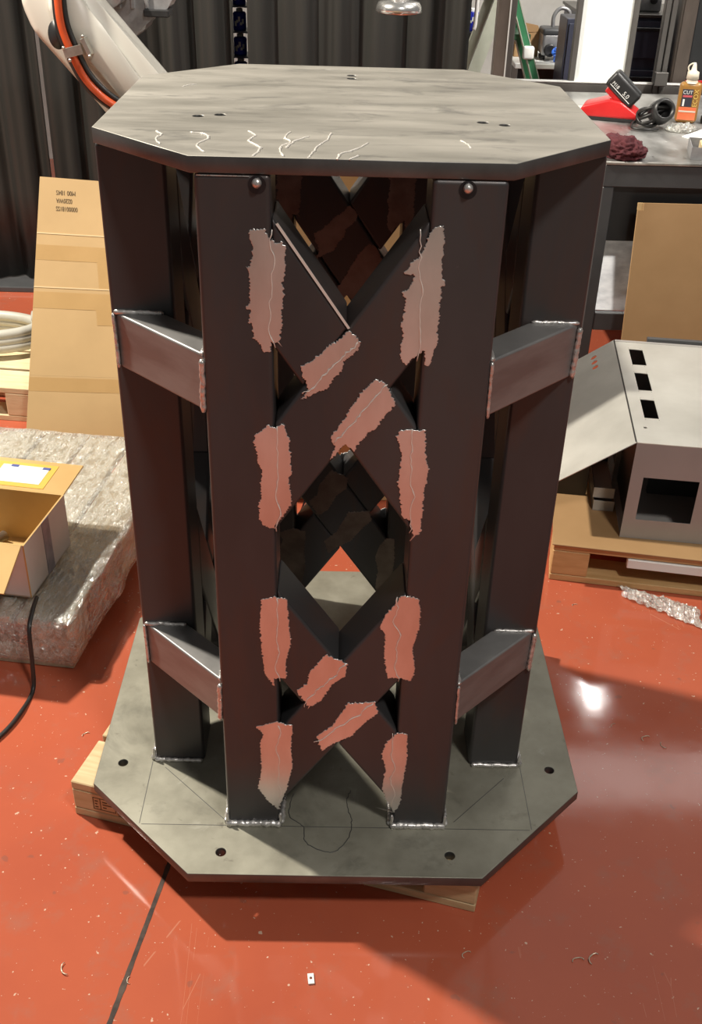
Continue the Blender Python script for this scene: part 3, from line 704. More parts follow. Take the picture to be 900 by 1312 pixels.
# ---- tall carton behind the pedestal
tb = thing('tall_carton', 'tall tan cardboard carton standing behind the pedestal', 'box', (0, 1.26, FZ))
bm = BM(); box(bm, (-.30,-.24,0), (.30,.24,.98), .003, 1); obj('carton_body', bm, M_CARD, tb)
bm = BM(); box(bm, (-.03,-.2405,.0), (.03,.2405,.9806)); obj('tape_band', bm, M_TAPE, tb)

# ------------------------------------------------------------------ robot arm
rb = thing('robot_arm', 'ivory industrial robot arm with orange and black hoses before the black curtain', 'robot', (-.62, 2.05, FZ))
def rw(name, bm, mt, smooth=False, label=None, parent=None): return obj(name, bm, mt, parent or rb, smooth, True, label)
bm = BM(); box(bm, (-1.0,1.655,FZ), (-.33,2.45,.44), .01); rw('riser', bm, M_BLACKM)
bm = BM(); lathe(bm, [(0,.44),(.26,.44),(.26,.50),(.22,.52),(.20,.60),(.20,.64),(0,.64)], (-.58,2.2,0), 36); rw('turntable', bm, M_ROBOT, True)
bm = BM(); prism(bm, [(-.72,.60),(-.42,.60),(-.40,.74),(-.46,.84),(-.58,.86),(-.68,.80)], 2.12, 2.40, 'y', .03, 3); rw('shoulder', bm, M_ROBOT, True)
# main link: long rounded casting from the elbow (upper left, above the frame) to the shoulder
pl = [(-1.075,1.26),(-1.085,1.14),(-1.055,1.055),(-.80,.762),(-.66,.640),(-.545,.660),(-.515,.755),(-.575,.855),(-.80,1.118),(-.90,1.26),(-.99,1.31)]
bm = BM(); prism(bm, pl, 2.04, 2.16, 'y', .028, 4); lk = rw('main_link', bm, M_ROBOT, True)
pl2 = [(-.97,1.245),(-.99,1.13),(-.965,1.07),(-.74,.82),(-.64,.74),(-.60,.79),(-.83,1.075),(-.90,1.22)]
bm = BM(); prism(bm, pl2, 2.015, 2.06, 'y', .018, 3); rw('raised_web', bm, M_ROBOT, True)
bm = BM(); lathe(bm, [(0,-.012),(.018,-.012),(.030,-.004),(.030,.02),(0,.02)], n=24, M=Matrix.Translation((-.962,2.020,1.055)) @ Matrix.Rotation(PI/2,4,'X') @ Matrix.Diagonal((1,1.5,1,1)).to_4x4()); rw('dark_port', bm, M_BLACKM, True)
h1 = crom([(-.935,2.0,1.30),(-.944,1.99,1.18),(-.94,1.98,1.084),(-.915,1.975,1.005),(-.882,1.975,.930),(-.835,1.98,.875),(-.78,1.985,.835),(-.70,2.0,.78)], 10)
bm = BM(); sweep(bm, h1, .0125, 12); rw('orange_hose', bm, M_ORANGE, True, 'orange hose')
for d in (.021, -.018):
    h2 = [(p[0]+d*.75, p[1]+.012, p[2]+d*.55) for p in h1]
    bm = BM(); sweep(bm, h2, .0095, 10); rw('black_hose', bm, M_BLACKR, True, 'black hose')
bm = BM(); cbox(bm, (0,0,0), (.062,.004,.030), .001, Matrix.Translation((-.905,1.955,1.012)) @ Matrix.Rotation(-.25,4,'Y')); cbox(bm, (0,0,0), (.016,.045,.055), .002, Matrix.Translation((-.864,1.985,1.025)) @ Matrix.Rotation(-.4,4,'Y'))
rw('hose_clamp', bm, M_ZINC, False, 'zinc hose clamp')
for x, z in ((-.852,.998), (-.868,1.058), (-.935,1.022), (-.918,.985)):
    bm = BM(); bmesh.ops.create_uvsphere(bm, u_segments=10, v_segments=6, radius=.006, matrix=Matrix.Translation((x,1.955,z))); rw('clamp_bolt', bm, M_ZINC, True)
# grey cast motor housing behind the link
bm = BM(); prism(bm, [(-.90,1.30),(-.63,1.30),(-.60,1.16),(-.66,1.11),(-.68,1.08),(-.72,1.075),(-.735,1.03),(-.775,1.005),(-.90,1.10)], 2.36, 2.52, 'y', .012, 2); rw('motor_housing', bm, M_GREYC, False, 'grey cast motor housing')
bm = BM(); box(bm, (-.735,2.34,1.075), (-.645,2.45,1.100), .004); rw('connector', bm, M_BLKP)
bm = BM(); lathe(bm, [(0,0),(.055,0),(.055,.22),(0,.22)], n=28, M=Matrix.Translation((-.83,2.375,1.17)) @ Matrix.Rotation(PI/2,4,'X')); rw('gear_neck', bm, M_GREYC, True)
for i in range(4):
    bm = BM(); box(bm, (-.88+.05*i,2.35,1.10-.0*i), (-.865+.05*i,2.37,1.28), .003); rw('cooling_rib', bm, M_GREYC)

# round fitting hanging at the top centre
lf = thing('hanging_fitting', 'round polished metal fitting hanging before the black curtain', 'fitting', (.170, 2.3, 1.115))
bm = BM(); lathe(bm, [(0,.004),(.055,.004),(.072,0),(.082,.004),(.079,.022),(.072,.036),(.045,.044),(0,.046)], n=36); obj('ring', bm, M_CHROME, lf, True)
bm = BM(); lathe(bm, [(0,.044),(.036,.044),(.030,.09),(.022,.10),(.022,1.9),(0,1.9)], n=24); obj('stem', bm, M_CHROME, lf, True)

# ------------------------------------------------------------------ right-hand pallet and grey enclosure
r3 = math.radians(-9.8); RPH = .118
gp = pallet('pallet under the grey sheet-metal enclosure', (.579, .619, FZ), r3, 1.2, .80, RPH, M_WOODE, 5, 'x')
bm = BM(); box(bm, (.20,-.004,RPH-.050), (1.19,.020,RPH-.022), .002, 1); obj('white_batten', bm, M_WHITE, gp, label='white painted batten')
c3, s3 = math.cos(r3), math.sin(r3)
pc_ = thing('cardboard_mat', 'brown cardboard mat between the pallet and the grey enclosure', 'cardboard', (.579, .619, FZ+RPH+.0005), r3)
bm = BM(); box(bm, (-.004,-.010,0), (1.19,.78,.0045), .001, 1); obj('mat_sheet', bm, M_CARDD, pc_)
EZ = FZ+RPH+.0055; EH = .300-EZ
re = math.radians(-7.5)
en = thing('sheet_metal_enclosure', 'grey sheet-metal enclosure with three square cut-outs on its bare top', 'enclosure', (.763, .651, EZ), re)
EW, ED, ST = .62, .70, .002
def sheet(name, outer, hl, mt, M, parent=en, thick=ST, label=None):
    me = plate_mesh(name, outer, hl, thick); me.transform(M); me.update(); return link(name, me, mt, parent, False, False, label)
tp_h = [rectp(.034,.150,.073,.268), rectp(.036,.330,.075,.452), rectp(.037,.512,.079,.632), circ(.030,.090,.005), circ(.035,.690,.005)]
for y0 in (.150,.268,.330,.452,.512,.632):
    for x in (.036,.072): tp_h.append(circ(x, y0 + (-.008 if y0 in (.150,.330,.512) else .008), .0016, 8))
sheet('top_panel', rectp(0,0,EW,ED), tp_h, M_GALV, Matrix.Translation((0,0,EH-ST)), label='bare metal top panel')
Mf = Matrix(((1,0,0,0),(0,0,1,0),(0,1,0,0),(0,0,0,1)))
sheet('front_panel', rectp(0,0,EW,EH-ST), [rectp(.033,.060,.178,.190)], M_GREYP, Mf)
sheet('back_panel', rectp(0,0,EW,EH-ST), [], M_GREYP, Matrix.Translation((0,ED-ST,0)) @ Mf)
bm = BM(); box(bm, (EW-ST,ST,0), (EW,ED-ST,EH-ST)); obj('side_panel', bm, M_GREYP, en)
bm = BM(); box(bm, (ST,ST,0), (EW-ST,ED-ST,ST)); obj('bottom_panel', bm, M_GREYP, en)
bm = BM(); box(bm, (.075,ST,EH-.012-ST), (EW,.004,EH-ST)); box(bm, (0,ED-.014,EH), (EW,ED,EH+.0012)); obj('flange', bm, M_GREYP, en)
bm = BM(); box(bm, (.10,ED+.001,EH-.05), (EW,ED+.018,EH+.012), .002); obj('rear_channel', bm, M_DGREY, en, label='dark channel along the back edge')
# open side door, hinged on the top left edge
slots = [rectp(.060+.0,.590+.034*i,.072,.612+.034*i) for i in range(3)]
me = plate_mesh('side_door', rectp(.0,0,.25,ED), [circ(.075, .575+.038*i, .011, 14) for i in range(3)], ST)
me.transform(Matrix.Diagonal((-1,1,1,1))); me.flip_normals()
dr = link('side_door', me, M_GALV, en, label='bare metal side door swung outwards'); dr.location = (-.001, 0, EH-ST); dr.rotation_euler = (0, math.radians(-36), 0)
bm = BM(); sweep(bm, [(-.002,.005,EH-.002),(-.002,ED-.005,EH-.002)], .0022, 8); obj('hinge', bm, M_BLKP, en)
bm = BM(); box(bm, (.020,.03,ST), (.023,ED-.01,EH-.03), .0005, 1); obj('inner_shade', bm, M_BLACKM, en)  # black sheet added inside the opening in place of interior shade
bm = BM(); box(bm, (.10,.25,ST), (.40,.27,EH-.06), .001); obj('inner_divider', bm, M_DGREY, en)
bm = BM(); box(bm, (.004,.30,ST), (.016,.315,EH-.01)); sweep(bm, [(.012,.24,EH-.01),(.012,.24,EH-.10)], .006, 8); obj('inner_bracket', bm, M_ZINC, en)
# black panel and trays beside the open door
bm = BM(); M_ = Matrix.Translation((.700,.87,EZ)) @ Matrix.Rotation(re,4,'Z'); box(bm, (-.10,0,0), (.012,.01,.128), .001, 1, M_)
tag(obj('black_sheet', bm, M_BLACKM), 'black sheet standing on the pallet behind the open door', 'sheet')
for i, (z, lb) in enumerate(((0, 'lower of two small grey folded trays left of the enclosure'), (.036, 'upper of two small grey folded trays left of the enclosure'))):
    t = thing('folded_tray', lb, 'tray', (.716-.002*i, .79+.01*i, EZ+z), re, 'folded sheet trays on the pallet')
    bm = BM(); box(bm, (0,0,0), (.058,.22,.002)); obj('tray_floor', bm, M_GREYP, t)
    for lo, hi in (((0,0,.002),(.058,.002,.032)), ((0,.218,.002),(.058,.22,.032)), ((0,.002,.002),(.002,.218,.032))):
        bm = BM(); box(bm, lo, hi); obj('tray_rim', bm, M_GALV if hi[1] < .01 else M_BLACKM, t)
# crumpled clear wrap on the floor
bm = BM(); rows = []
for i in range(46):
    row = []
    for j in range(18):
        u = i/45; v = j/17
        x = .765 + .185*u + .010*nz(i*.3, j*.3); y = .612 - .115*u + (v-.5)*(.05+.05*u)*(1-.25*nz(i*.2, 3)) + .008*nz(i*.5, j*.5, 2)
        z = FZ + .004 + max(0, .016*math.sin(PI*v)*(.6+.8*abs(nz(i*.4, j*.5, 7))) + .012*abs(nz(i*.9, j*.8, 4)))
        row.append(bm.verts.new((x, y-.05, z)))
    rows.append(row)
for A_, B_ in zip(rows, rows[1:]):
    for k in range(17): bm.faces.new((A_[k], A_[k+1], B_[k+1], B_[k]))
tag(obj('plastic_wrap', bm, M_FILM, None, True), 'crumpled clear plastic wrap on the red floor before the right pallet', 'plastic wrap')

# ---- leaning cardboard, right
cr = thing('leaning_cardboard', 'brown cardboard panel leaning against the workbench behind the enclosure', 'cardboard', (1.2, 1.60, FZ))
bm = BM()
ex = Vector((1,0,0)); slope = Vector((0,.135,.745)).normalized(); nrm = ex.cross(slope)
Mc = Matrix(((1,slope.x,nrm.x,.960),(0,slope.y,nrm.y,1.600),(0,slope.z,nrm.z,FZ+.002),(0,0,0,1)))
me = plate_mesh('panel_sheet', [(0,0),(.62,0),(.62,.752),(.022,.752),(.022,.728),(.004,.728)], [], .006, .0008); me.transform(Mc)
link('panel_sheet', me, M_CARDD, cr, False, True)
bm = BM(); vs_ = box(bm, (.004,.728,-.004), (.022,.752,.003), .001, 1); bmesh.ops.transform(bm, matrix=Mc, verts=bm.verts[:]); obj('corner_flap', bm, M_CARD, cr, False, True)

# ------------------------------------------------------------------ workbench
BX0, BX1, BY0, BY1, BZ = .847, 2.05, 1.761, 3.02, .75
wbn = thing('steel_workbench', 'charcoal steel workbench with worn bare metal top', 'workbench', (BX0, BY0, FZ))
def bw(name, lo, hi, mt, bev=.002, label=None): bm = BM(); box(bm, lo, hi, bev, 1); return obj(name, bm, mt, wbn, False, True, label)
hl = []
for i in range(8):
    for j in range(9):
        hl.append(circ(.17+.11*i + .0, .09+.115*j, .0048, 10))
me = plate_mesh('bench_top', rectp(0,0,BX1-BX0,BY1-BY0), hl, .010, .001); me.transform(Matrix.Translation((BX0,BY0,BZ-.010)))
link('bench_top', me, M_BENCH, wbn, False, True)
bw('apron', (BX0,BY0+.004,BZ-.082), (BX1,BY0+.034,BZ-.0105), M_DGREY); bw('apron', (BX0,BY1-.034,BZ-.082), (BX1,BY1-.004,BZ-.0105), M_DGREY)
bw('apron', (BX0,BY0+.035,BZ-.082), (BX0+.03,BY1-.035,BZ-.0105), M_DGREY)
for x in (BX0+.001, BX1-.041):
    for y in (BY0+.005, BY1-.045): bw('leg', (x,y,FZ), (x+.038,y+.038,BZ-.083), M_DGREY, .003)
bw('lower_rail', (BX0+.040,BY0+.006,.165), (BX1-.042,BY0+.036,.228), M_DGREY); bw('lower_rail', (BX0+.002,BY0+.044,.165), (BX0+.032,BY1-.046,.228), M_DGREY)
bw('dark_panel', (BX0+.041,BY0+.030,.480), (BX1-.042,BY0+.034,BZ-.083), M_BLACKM); 
bm = BM(); prism(bm, [(BY0+.034,.230),(BY0+.160,.500),(BY0+.162,.499),(BY0+.036,.229)], BX0+.042, BX1-.044, 'x'); obj('bright_panel', bm, M_SHINY, wbn, False, True, 'shiny bare metal panel tilted below the bench')

# things on the bench
def on(x, y): return (x, y, BZ+.0005)
ch = thing('battery_charger', 'red battery charger with black foot on the workbench', 'charger', on(1.000, 2.47), math.radians(-18))
bm = BM(); prism(bm, [(-.115,.012),(.115,.012),(.112,.030),(.045,.072),(.0,.078),(-.095,.050)], -.065, .065, 'y', .008, 3); obj('body', bm, M_RED, ch, True)
bm = BM(); box(bm, (-.112,-.062,0), (.112,.062,.016), .004); obj('foot', bm, M_BLKP, ch)
bm = BM(); cbox(bm, (.045,0,.068), (.07,.062,.018), .004, Matrix.Translation((0,0,.056)) @ Matrix.Rotation(.5,4,'Y') @ Matrix.Translation((0,0,-.056))); obj('battery_socket', bm, M_BLKP, ch)
bt = thing('battery_pack', 'black cordless battery pack slotted into the red charger', 'battery', (1.038, 2.44, BZ+.058), math.radians(-18)); bt.scale = (1.10,)*3
Mb = Matrix.Translation((.0,0,.050)) @ Matrix.Rotation(math.radians(40),4,'Y')
bm = BM(); cbox(bm, (0,0,0), (.120,.078,.058), .010, Mb, 3); obj('case', bm, M_BLKP, bt, True)
bm = BM(); cbox(bm, (0,0,-.036), (.085,.060,.018), .003, Mb); obj('slide_rail', bm, M_RED, bt)
bm = BM(); cbox(bm, (0,0,.030), (.10,.03,.003), .001, Mb); obj('rib_pad', bm, M_DGREY, bt)
for s, x, sz in (('M18', -.044, .016), ('5.0', .006, .020)):
    o = text('battery_print', s, sz, Mb @ Matrix.Translation((x,-.0394,-.010)) @ Matrix.Rotation(PI/2,4,'X'), M_PAPER, bt)
bm = BM(); box(bm, (-.046,-.0394,-.016), (.046,-.0388,-.0135), 0, 1, Mb); obj('white_stripe', bm, M_PAPER, bt)
# cable bundle
cb = thing('charger_cable', 'bundled black power cable and plug beside the red charger', 'cable', on(1.115, 2.33)); cb.scale = (1.12,)*3
bm = BM()
for k in range(4):
    q = [(.036*math.cos(t)*(1+.12*k)+.006*k, .030*math.sin(t)*(1+.1*k), .030+.022*math.sin(t*1.0+k)+.006*k) for t in [2*PI*i/30 for i in range(30)]]
    sweep(bm, q, .0055, 8, closed=True)
obj('cable_loops', bm, M_BLACKR, cb, True)
bm = BM(); sweep(bm, crom([(-.03,.01,.02),(-.055,-.02,.012),(-.06,-.06,.007),(-.02,-.085,.007),(.02,-.07,.007)], 8), .0045, 8); obj('cable_tail', bm, M_BLACKR, cb, True)
bm = BM(); lathe(bm, [(0,0),(.034,0),(.040,.010),(.038,.060),(.030,.075),(.026,.075),(.026,.030),(0,.028)], n=24, M=Matrix.Translation((.035,-.02,.052)) @ Matrix.Rotation(1.2,4,'X') @ Matrix.Rotation(.3,4,'Z') @ Matrix.Translation((0,0,-.03))); obj('plug_body', bm, M_BLKP, cb, True)
# rag
bm = BM(); bmesh.ops.create_icosphere(bm, subdivisions=5, radius=1)
for v in bm.verts:
    p = v.co.copy(); n1 = nz(p.x*2.1, p.y*2.1, p.z*2.1+4); n2 = 1-2*abs(nz(p.x*4.2+3, p.y*4.2, p.z*4.2)); n3 = 1-2*abs(nz(p.x*9, p.y*9+2, p.z*9))
    r_ = 1 + .30*n1 + .16*n2 + .06*n3
    v.co = Vector((p.x*.066*r_, p.y*.080*r_, max(0, (p.z*.62+.42)*.052*r_)))
o = obj('shop_rag', bm, M_RAG, None, True); o.location = on(.912, 1.845); o.rotation_euler = (0,0,.3)
tag(o, 'crumpled maroon cloth rag at the front edge of the workbench', 'rag')
# amber bottle
bo = thing('oil_bottle', 'amber plastic bottle with orange label and cream nozzle cap', 'bottle', on(1.285, 2.43), math.radians(-12)); bo.scale = (.88,.88,.88)
bm = BM(); box(bm, (-.046,-.026,0), (.046,.026,.165), .018, 4); obj('bottle_body', bm, M_OIL, bo, True)
bm = BM(); lathe(bm, [(.028,.160),(.022,.172),(.022,.176),(.026,.176),(.024,.204),(.012,.210),(.009,.226),(.005,.240),(0,.241)], n=20); obj('nozzle_cap', bm, M_CREAM, bo, True)
bm = BM(); sweep(bm, crom([(-.020,0,.206),(-.024,0,.222),(-.014,0,.234),(-.002,0,.238)], 6), .0032, 8); obj('cap_tether', bm, M_CREAM, bo, True)
bm = BM(); box(bm, (-.038,-.0272,.014), (.036,-.0262,.066), .0003, 1); obj('orange_label', bm, M_LABELO, bo)
bm = BM(); box(bm, (-.036,-.0278,.046), (.034,-.0272,.052)); obj('label_stripe', bm, M_CREAM, bo)
bm = BM(); box(bm, (-.032,-.0272,.068), (.012,-.0262,.138), .0003, 1); obj('dark_label', bm, M_LABELK, bo)
bm = BM(); box(bm, (-.028,-.0278,.106), (.010,-.0272,.114)); obj('label_stripe', bm, M_PINK, bo)
bm = BM(); box(bm, (-.026,-.0278,.070), (-.018,-.0272,.098)); obj('label_stripe', bm, M_PAPER, bo)
RX = Matrix.Rotation(PI/2,4,'X')
text('label_print', 'CUT', .020, Matrix.Translation((-.030,-.0275,.119)) @ RX, M_PAPER, bo)
text('label_print', 'ECOX', .026, Matrix.Translation((.034,-.0275,.068)) @ RX @ Matrix.Rotation(PI/2,4,'Z'), M_YTXT, bo)
# clear bag, paper, tray, jar, scrap
bm = BM(); bmesh.ops.create_icosphere(bm, subdivisions=4, radius=1)
for v in bm.verts:
    p = v.co.copy(); r_ = 1+.25*nz(p.x*2.3, p.y*2.3, p.z*1.95)+.12*nz(p.x*6, p.y*6, p.z*6)
    v.co = Vector((p.x*.085*r_, p.y*.075*r_, max(0, (p.z*.6+.35)*.032*r_)))
o = obj('clear_bag', bm, M_FILM, None, True); o.location = on(1.225, 2.265); o.scale = (.62,.55,.9); tag(o, 'small crumpled clear plastic bag in front of the amber bottle', 'bag')
bm = BM(); prism(bm, [(-.09,0),(-.02,.012),(.03,.022),(.10,.012),(.10,.014),(.03,.0245),(-.02,.0145),(-.09,.0025)], -.10, .10, 'y')
o = obj('folded_paper', bm, M_PAPER); o.location = on(1.33, 2.12); o.rotation_euler = (0,0,.5); tag(o, 'folded white paper sheet behind the metal tray on the workbench', 'paper')
mt_ = thing('metal_tray', 'small grey metal tray holding a pale wooden block', 'tray', on(1.135, 1.815), math.radians(-12))
for lo, hi, nm in (((0,0,0),(.22,.16,.002),'tray_floor'), ((0,0,.002),(.22,.002,.040),'tray_wall'), ((0,.158,.002),(.22,.16,.040),'tray_wall'), ((0,.002,.002),(.002,.158,.040),'tray_wall'), ((.218,.002,.002),(.22,.158,.040),'tray_wall')):
    bm = BM(); box(bm, lo, hi); obj(nm, bm, M_GREYC, mt_)
ca, sa = math.cos(math.radians(-12)), math.sin(math.radians(-12))
wx = thing('wooden_block', 'pale wooden block sitting in the small metal tray', 'wood block', (1.135+.03*ca-.03*sa, 1.815+.03*sa+.03*ca, BZ+.003), math.radians(-12))
bm = BM(); prism(bm, [(0,0),(.16,0),(.16,.10),(.03,.10),(0,.07)], 0, .042, 'z', .003); obj('block_body', bm, M_WOODB, wx)
jr = thing('small_jar', 'small black jar right of the amber bottle', 'jar', on(1.365, 2.42))
bm = BM(); lathe(bm, [(0,0),(.020,0),(.024,.006),(.024,.024),(.019,.030),(0,.030)], n=20); obj('jar_body', bm, M_BLKP, jr, True)
bm = BM(); lathe(bm, [(0,.030),(.021,.030),(.021,.037),(.004,.039),(.004,.085),(0,.086)], n=20); obj('jar_brush', bm, M_ZINC, jr, True)
bm = BM(); prism(bm, [(-.05,-.03),(.045,-.025),(.05,.03),(-.045,.028)], 0, .012, 'z', .003); o = obj('wood_scrap', bm, M_CREAM); o.location = on(.945,2.62); tag(o, 'beige offcut behind the red charger', 'offcut')

# ------------------------------------------------------------------ machine frame behind the bench
mf = thing('machine_frame', 'grey profile machine frame holding a white panel behind the workbench', 'frame', (1.1, 3.13, FZ))
def fw(name, lo, hi, mt, bev=.002, label=None): bm = BM(); box(bm, lo, hi, bev, 1); return obj(name, bm, mt, mf, False, True, label)
fw('rail', (.70,3.10,.700), (1.70,3.16,.772), M_ALU); fw('rail_edge', (.70,3.098,.7725), (1.70,3.13,.780), M_ALUL)
for x in (.958, 1.196): fw('upright', (x,3.105,.780), (x+.024,3.14,1.95), M_ALU)
fw('white_panel', (.982,3.115,.780), (1.196,3.122,1.95), M_WHITE, .0005, 'white panel')
for x0 in (1.325, 1.352): fw('profile_upright', (x0,3.09,.60), (x0+.022,3.13,1.95), M_ALU)
fw('profile_foot', (1.32,3.06,.775), (1.375,3.088,.83), M_ALU); 
for x in (.72, 1.66): fw('support_leg', (x,3.11,FZ), (x+.04,3.15,.70), M_ALU)
bm = BM(); box(bm, (1.425,3.17,FZ), (1.485,3.23,1.95), .003, 1); tag(obj('brown_post', bm, M_RUST), 'brown steel post behind the amber bottle', 'post')
po = thing('steel_column', 'grey-brown steel column in front of the green stepladder', 'column', (.60, 2.75, FZ))
bm = BM(); box(bm, (.575,2.72,FZ), (.621,2.79,1.95), .002, 1); obj('web_face', bm, M_RUST, po, False, True)
bm = BM(); box(bm, (.622,2.725,FZ), (.648,2.79,1.95), .002, 1); obj('flange', bm, M_ALU, po, False, True)
bm = BM(); box(bm, (.619,2.717,FZ), (.624,2.7205,1.95)); obj('bright_edge', bm, M_ALUL, po, False, True)

# green stepladder
ld = thing('stepladder', 'green stepladder with pale rear legs behind the steel column', 'ladder', (.69, 3.41, FZ))
def bar(p0, p1, w, d, mt, name):
    p0 = Vector(p0); p1 = Vector(p1); t = (p1-p0).normalized(); y = Vector((0,1,0)); x = y.cross(t).normalized(); y2 = t.cross(x)
    bm = BM(); vs = []
    for p in (p0, p1): vs.append([bm.verts.new(p + x*a*w/2 + y2*b*d/2) for a, b in ((-1,-1),(1,-1),(1,1),(-1,1))])
    bm.faces.new(vs[0][::-1]); bm.faces.new(vs[1])
    for i in range(4): bm.faces.new((vs[0][i], vs[0][(i+1)%4], vs[1][(i+1)%4], vs[1][i]))
    return obj(name, bm, mt, ld, False, True)
ap = 1.22
for y in (3.27, 3.55):
    bar((.66,y,ap), (1.175,y,FZ), .026, .05, M_GREEN, 'front_rail'); bar((.676,y,ap), (1.191,y,FZ), .004, .053, M_PALEG, 'rail_edge'); bar((.644,y,ap), (1.159,y,FZ), .004, .053, M_PALEG, 'rail_edge')
    bar((.70,y,ap), (.27,y,FZ), .055, .03, M_PALEG, 'rear_rail')
for k in range(4):
    z = FZ + .26*(k+1); x = 1.175 - (z-FZ)/(ap-FZ)*.515
    bm = BM(); box(bm, (x-.06,3.296,z-.012), (x+.03,3.524,z+.012), .002, 1); obj('step', bm, M_GREEN, ld, False, True)
bm = BM(); box(bm, (.60,3.24,ap), (.76,3.58,ap+.03), .005); obj('top_cap', bm, M_GREEN, ld, False, True)
bm = BM(); cbox(bm, (.792,3.243,.87), (.05,.03,.055), .01, None, 3); obj('white_knuckle', bm, M_PAPER, ld, True, True)

# shelf with blue cans, right of the curtains
def can(x, y, z, lb, grp='blue canisters behind the curtains', r=.030, h=.105):
    t = thing('blue_canister', lb, 'canister', (x, y, z), 0, grp)
    bm = BM(); lathe(bm, [(0,0),(r*.95,0),(r,.004),(r,h*.86),(r*.8,h*.93),(r*.45,h*.95)], n=24); obj('can_body', bm, M_BLUE, t, True)
    bm = BM(); lathe(bm, [(r*.5,h*.93),(r*.5,h*1.08),(r*.4,h*1.1),(0,h*1.1)], n=18); obj('can_cap', bm, M_PAPER, t, True)
    bm = BM(); 
    for k in range(5):
        a = -PI/2 + (k-2)*.28; cbox(bm, (0,0,0), (.010,.0014,.012 if k % 2 else .02), 0, Matrix.Translation((math.cos(a)*(r+.0004), math.sin(a)*(r+.0004), h*(.35+.12*(k%3)))) @ Matrix.Rotation(a+PI/2,4,'Z'))
    obj('can_print', bm, M_PAPER, t)
shf = thing('black_stand', 'black equipment stand right of the wide black curtain', 'stand', (.61, 3.95, FZ))
bm = BM(); box(bm, (.560,3.85,.76), (.655,4.05,.872), .003, 1); obj('equipment_box', bm, M_BLKP, shf, False, True)
bm = BM(); box(bm, (.575,3.88,FZ), (.64,4.02,.76), .003, 1); obj('pillar', bm, M_BLACKM, shf, False, True)
can(.608, 3.93, .873, 'blue canister on the black stand beside the curtain edge', r=.036, h=.09)
bm = BM(); sweep(bm, crom([(.545,3.2,1.95),(.545,3.2,1.1),(.538,3.2,.96)], 6), .009, 10); tag(obj('white_conduit', bm, M_PAPER, None, True), 'thin white conduit hanging at the curtain edge', 'conduit')
rk = thing('blue_rack', 'dark shelf rack seen through the slit between two curtains', 'rack', (-.50, 3.5, FZ))
for x in (-.60, -.435): 
    bm = BM(); box(bm, (x,3.42,FZ), (x+.012,3.58,1.4)); obj('rack_side', bm, M_BLACKM, rk, False, True)
zs_ = (.685, .79, .895, 1.0, 1.105)
for z in zs_: bm = BM(); box(bm, (-.588,3.42,z), (-.435,3.58,z+.006)); obj('rack_shelf', bm, M_NAVY, rk, False, True)
for i, z in enumerate(zs_[:4]):
    can(-.500, 3.48, z+.0065, ['lowest', 'second-lowest', 'second-highest', 'highest'][i] + ' blue canister in the slit between two curtains', r=.030, h=.082)

# rear table with carton and vacuum, navy cabinet
tb2 = thing('rear_table', 'white-topped table by the rear wall behind the stepladder', 'table', (1.0, 4.2, FZ))
bm = BM(); box(bm, (.84,3.92,.702), (1.15,4.45,.727), .003, 1); obj('table_top', bm, M_WHITE, tb2, False, True)
bm = BM(); box(bm, (.88,3.98,.30), (1.14,4.40,.70), .003, 1); obj('drawer_body', bm, M_RUST, tb2, False, True)
for x in (.86, 1.11):
    for y in (3.94, 4.40): bm = BM(); box(bm, (x,y,FZ), (x+.025,y+.025,.702)); obj('table_leg', bm, M_BLACKM, tb2, False, True)
sb = thing('small_carton', 'small brown carton on the rear table', 'box', (.915, 4.20, .7275), .15)
bm = BM(); box(bm, (-.065,-.06,0), (.065,.06,.118), .002, 1); obj('carton_body', bm, M_CARDD, sb)
bm = BM(); prism(bm, [(-.065,.119),(.065,.119),(.05,.150),(-.03,.165)], -.062, -.058, 'y'); obj('carton_flap', bm, M_CARDD, sb)
bm = BM(); box(bm, (.0,-.0615,.04), (.035,-.0602,.055)); obj('carton_label', bm, M_PAPER, sb)
vc = thing('grey_vacuum', 'grey shop vacuum with looped hose on the rear table', 'vacuum', (1.045, 4.10, .7275))
bm = BM(); box(bm, (-.06,-.07,.02), (.06,.07,.13), .018, 3); obj('vacuum_body', bm, M_GREYC, vc, True)
bm = BM(); box(bm, (-.062,-.072,.115), (.062,.072,.150), .012, 3); obj('vacuum_lid', bm, M_DGREY, vc, True)
bm = BM(); lathe(bm, [(0,0),(.030,0),(.030,.02),(.02,.02),(0,.006)], n=20, M=Matrix.Translation((-.02,-.070,.05)) @ Matrix.Rotation(PI/2,4,'X')); obj('inlet', bm, M_BLKP, vc, True)
bm = BM(); sweep(bm, crom([(.0,.02,.148),(.0,.02,.20),(.03,.02,.235),(.075,.02,.22),(.085,.02,.15)], 8), .010, 10); obj('hose', bm, M_GREYC, vc, True)
for x in (-.045, .045): bm = BM(); box(bm, (x-.01,-.05,0), (x+.01,.05,.02), .004); obj('vacuum_foot', bm, M_BLKP, vc)
bm = BM()
for k in range(5): sweep(bm, [(.028*math.cos(t)*(1+.12*k), .022*math.sin(t), .016+.010*k+.012*math.sin(2*t+k)) for t in [2*PI*i/26 for i in range(26)]], .0045, 6, closed=True)
sweep(bm, crom([(.02,0,.05),(.06,-.03,.09),(.12,-.06,.17),(.16,-.08,.21)], 8), .004, 6)
o = obj('blue_cable', bm, M_BLUEC, None, True); o.location = (1.07, 3.965, .7275); tag(o, 'tangled blue cable in front of the grey vacuum', 'cable')
nc = thing('navy_cabinet', 'dark navy drawer cabinet behind the machine frame', 'cabinet', (1.9, 4.2, FZ))
bm = BM(); box(bm, (1.165,4.0,FZ), (2.9,4.5,.945), .004, 1); obj('cabinet_body', bm, M_NAVY, nc, False, True)
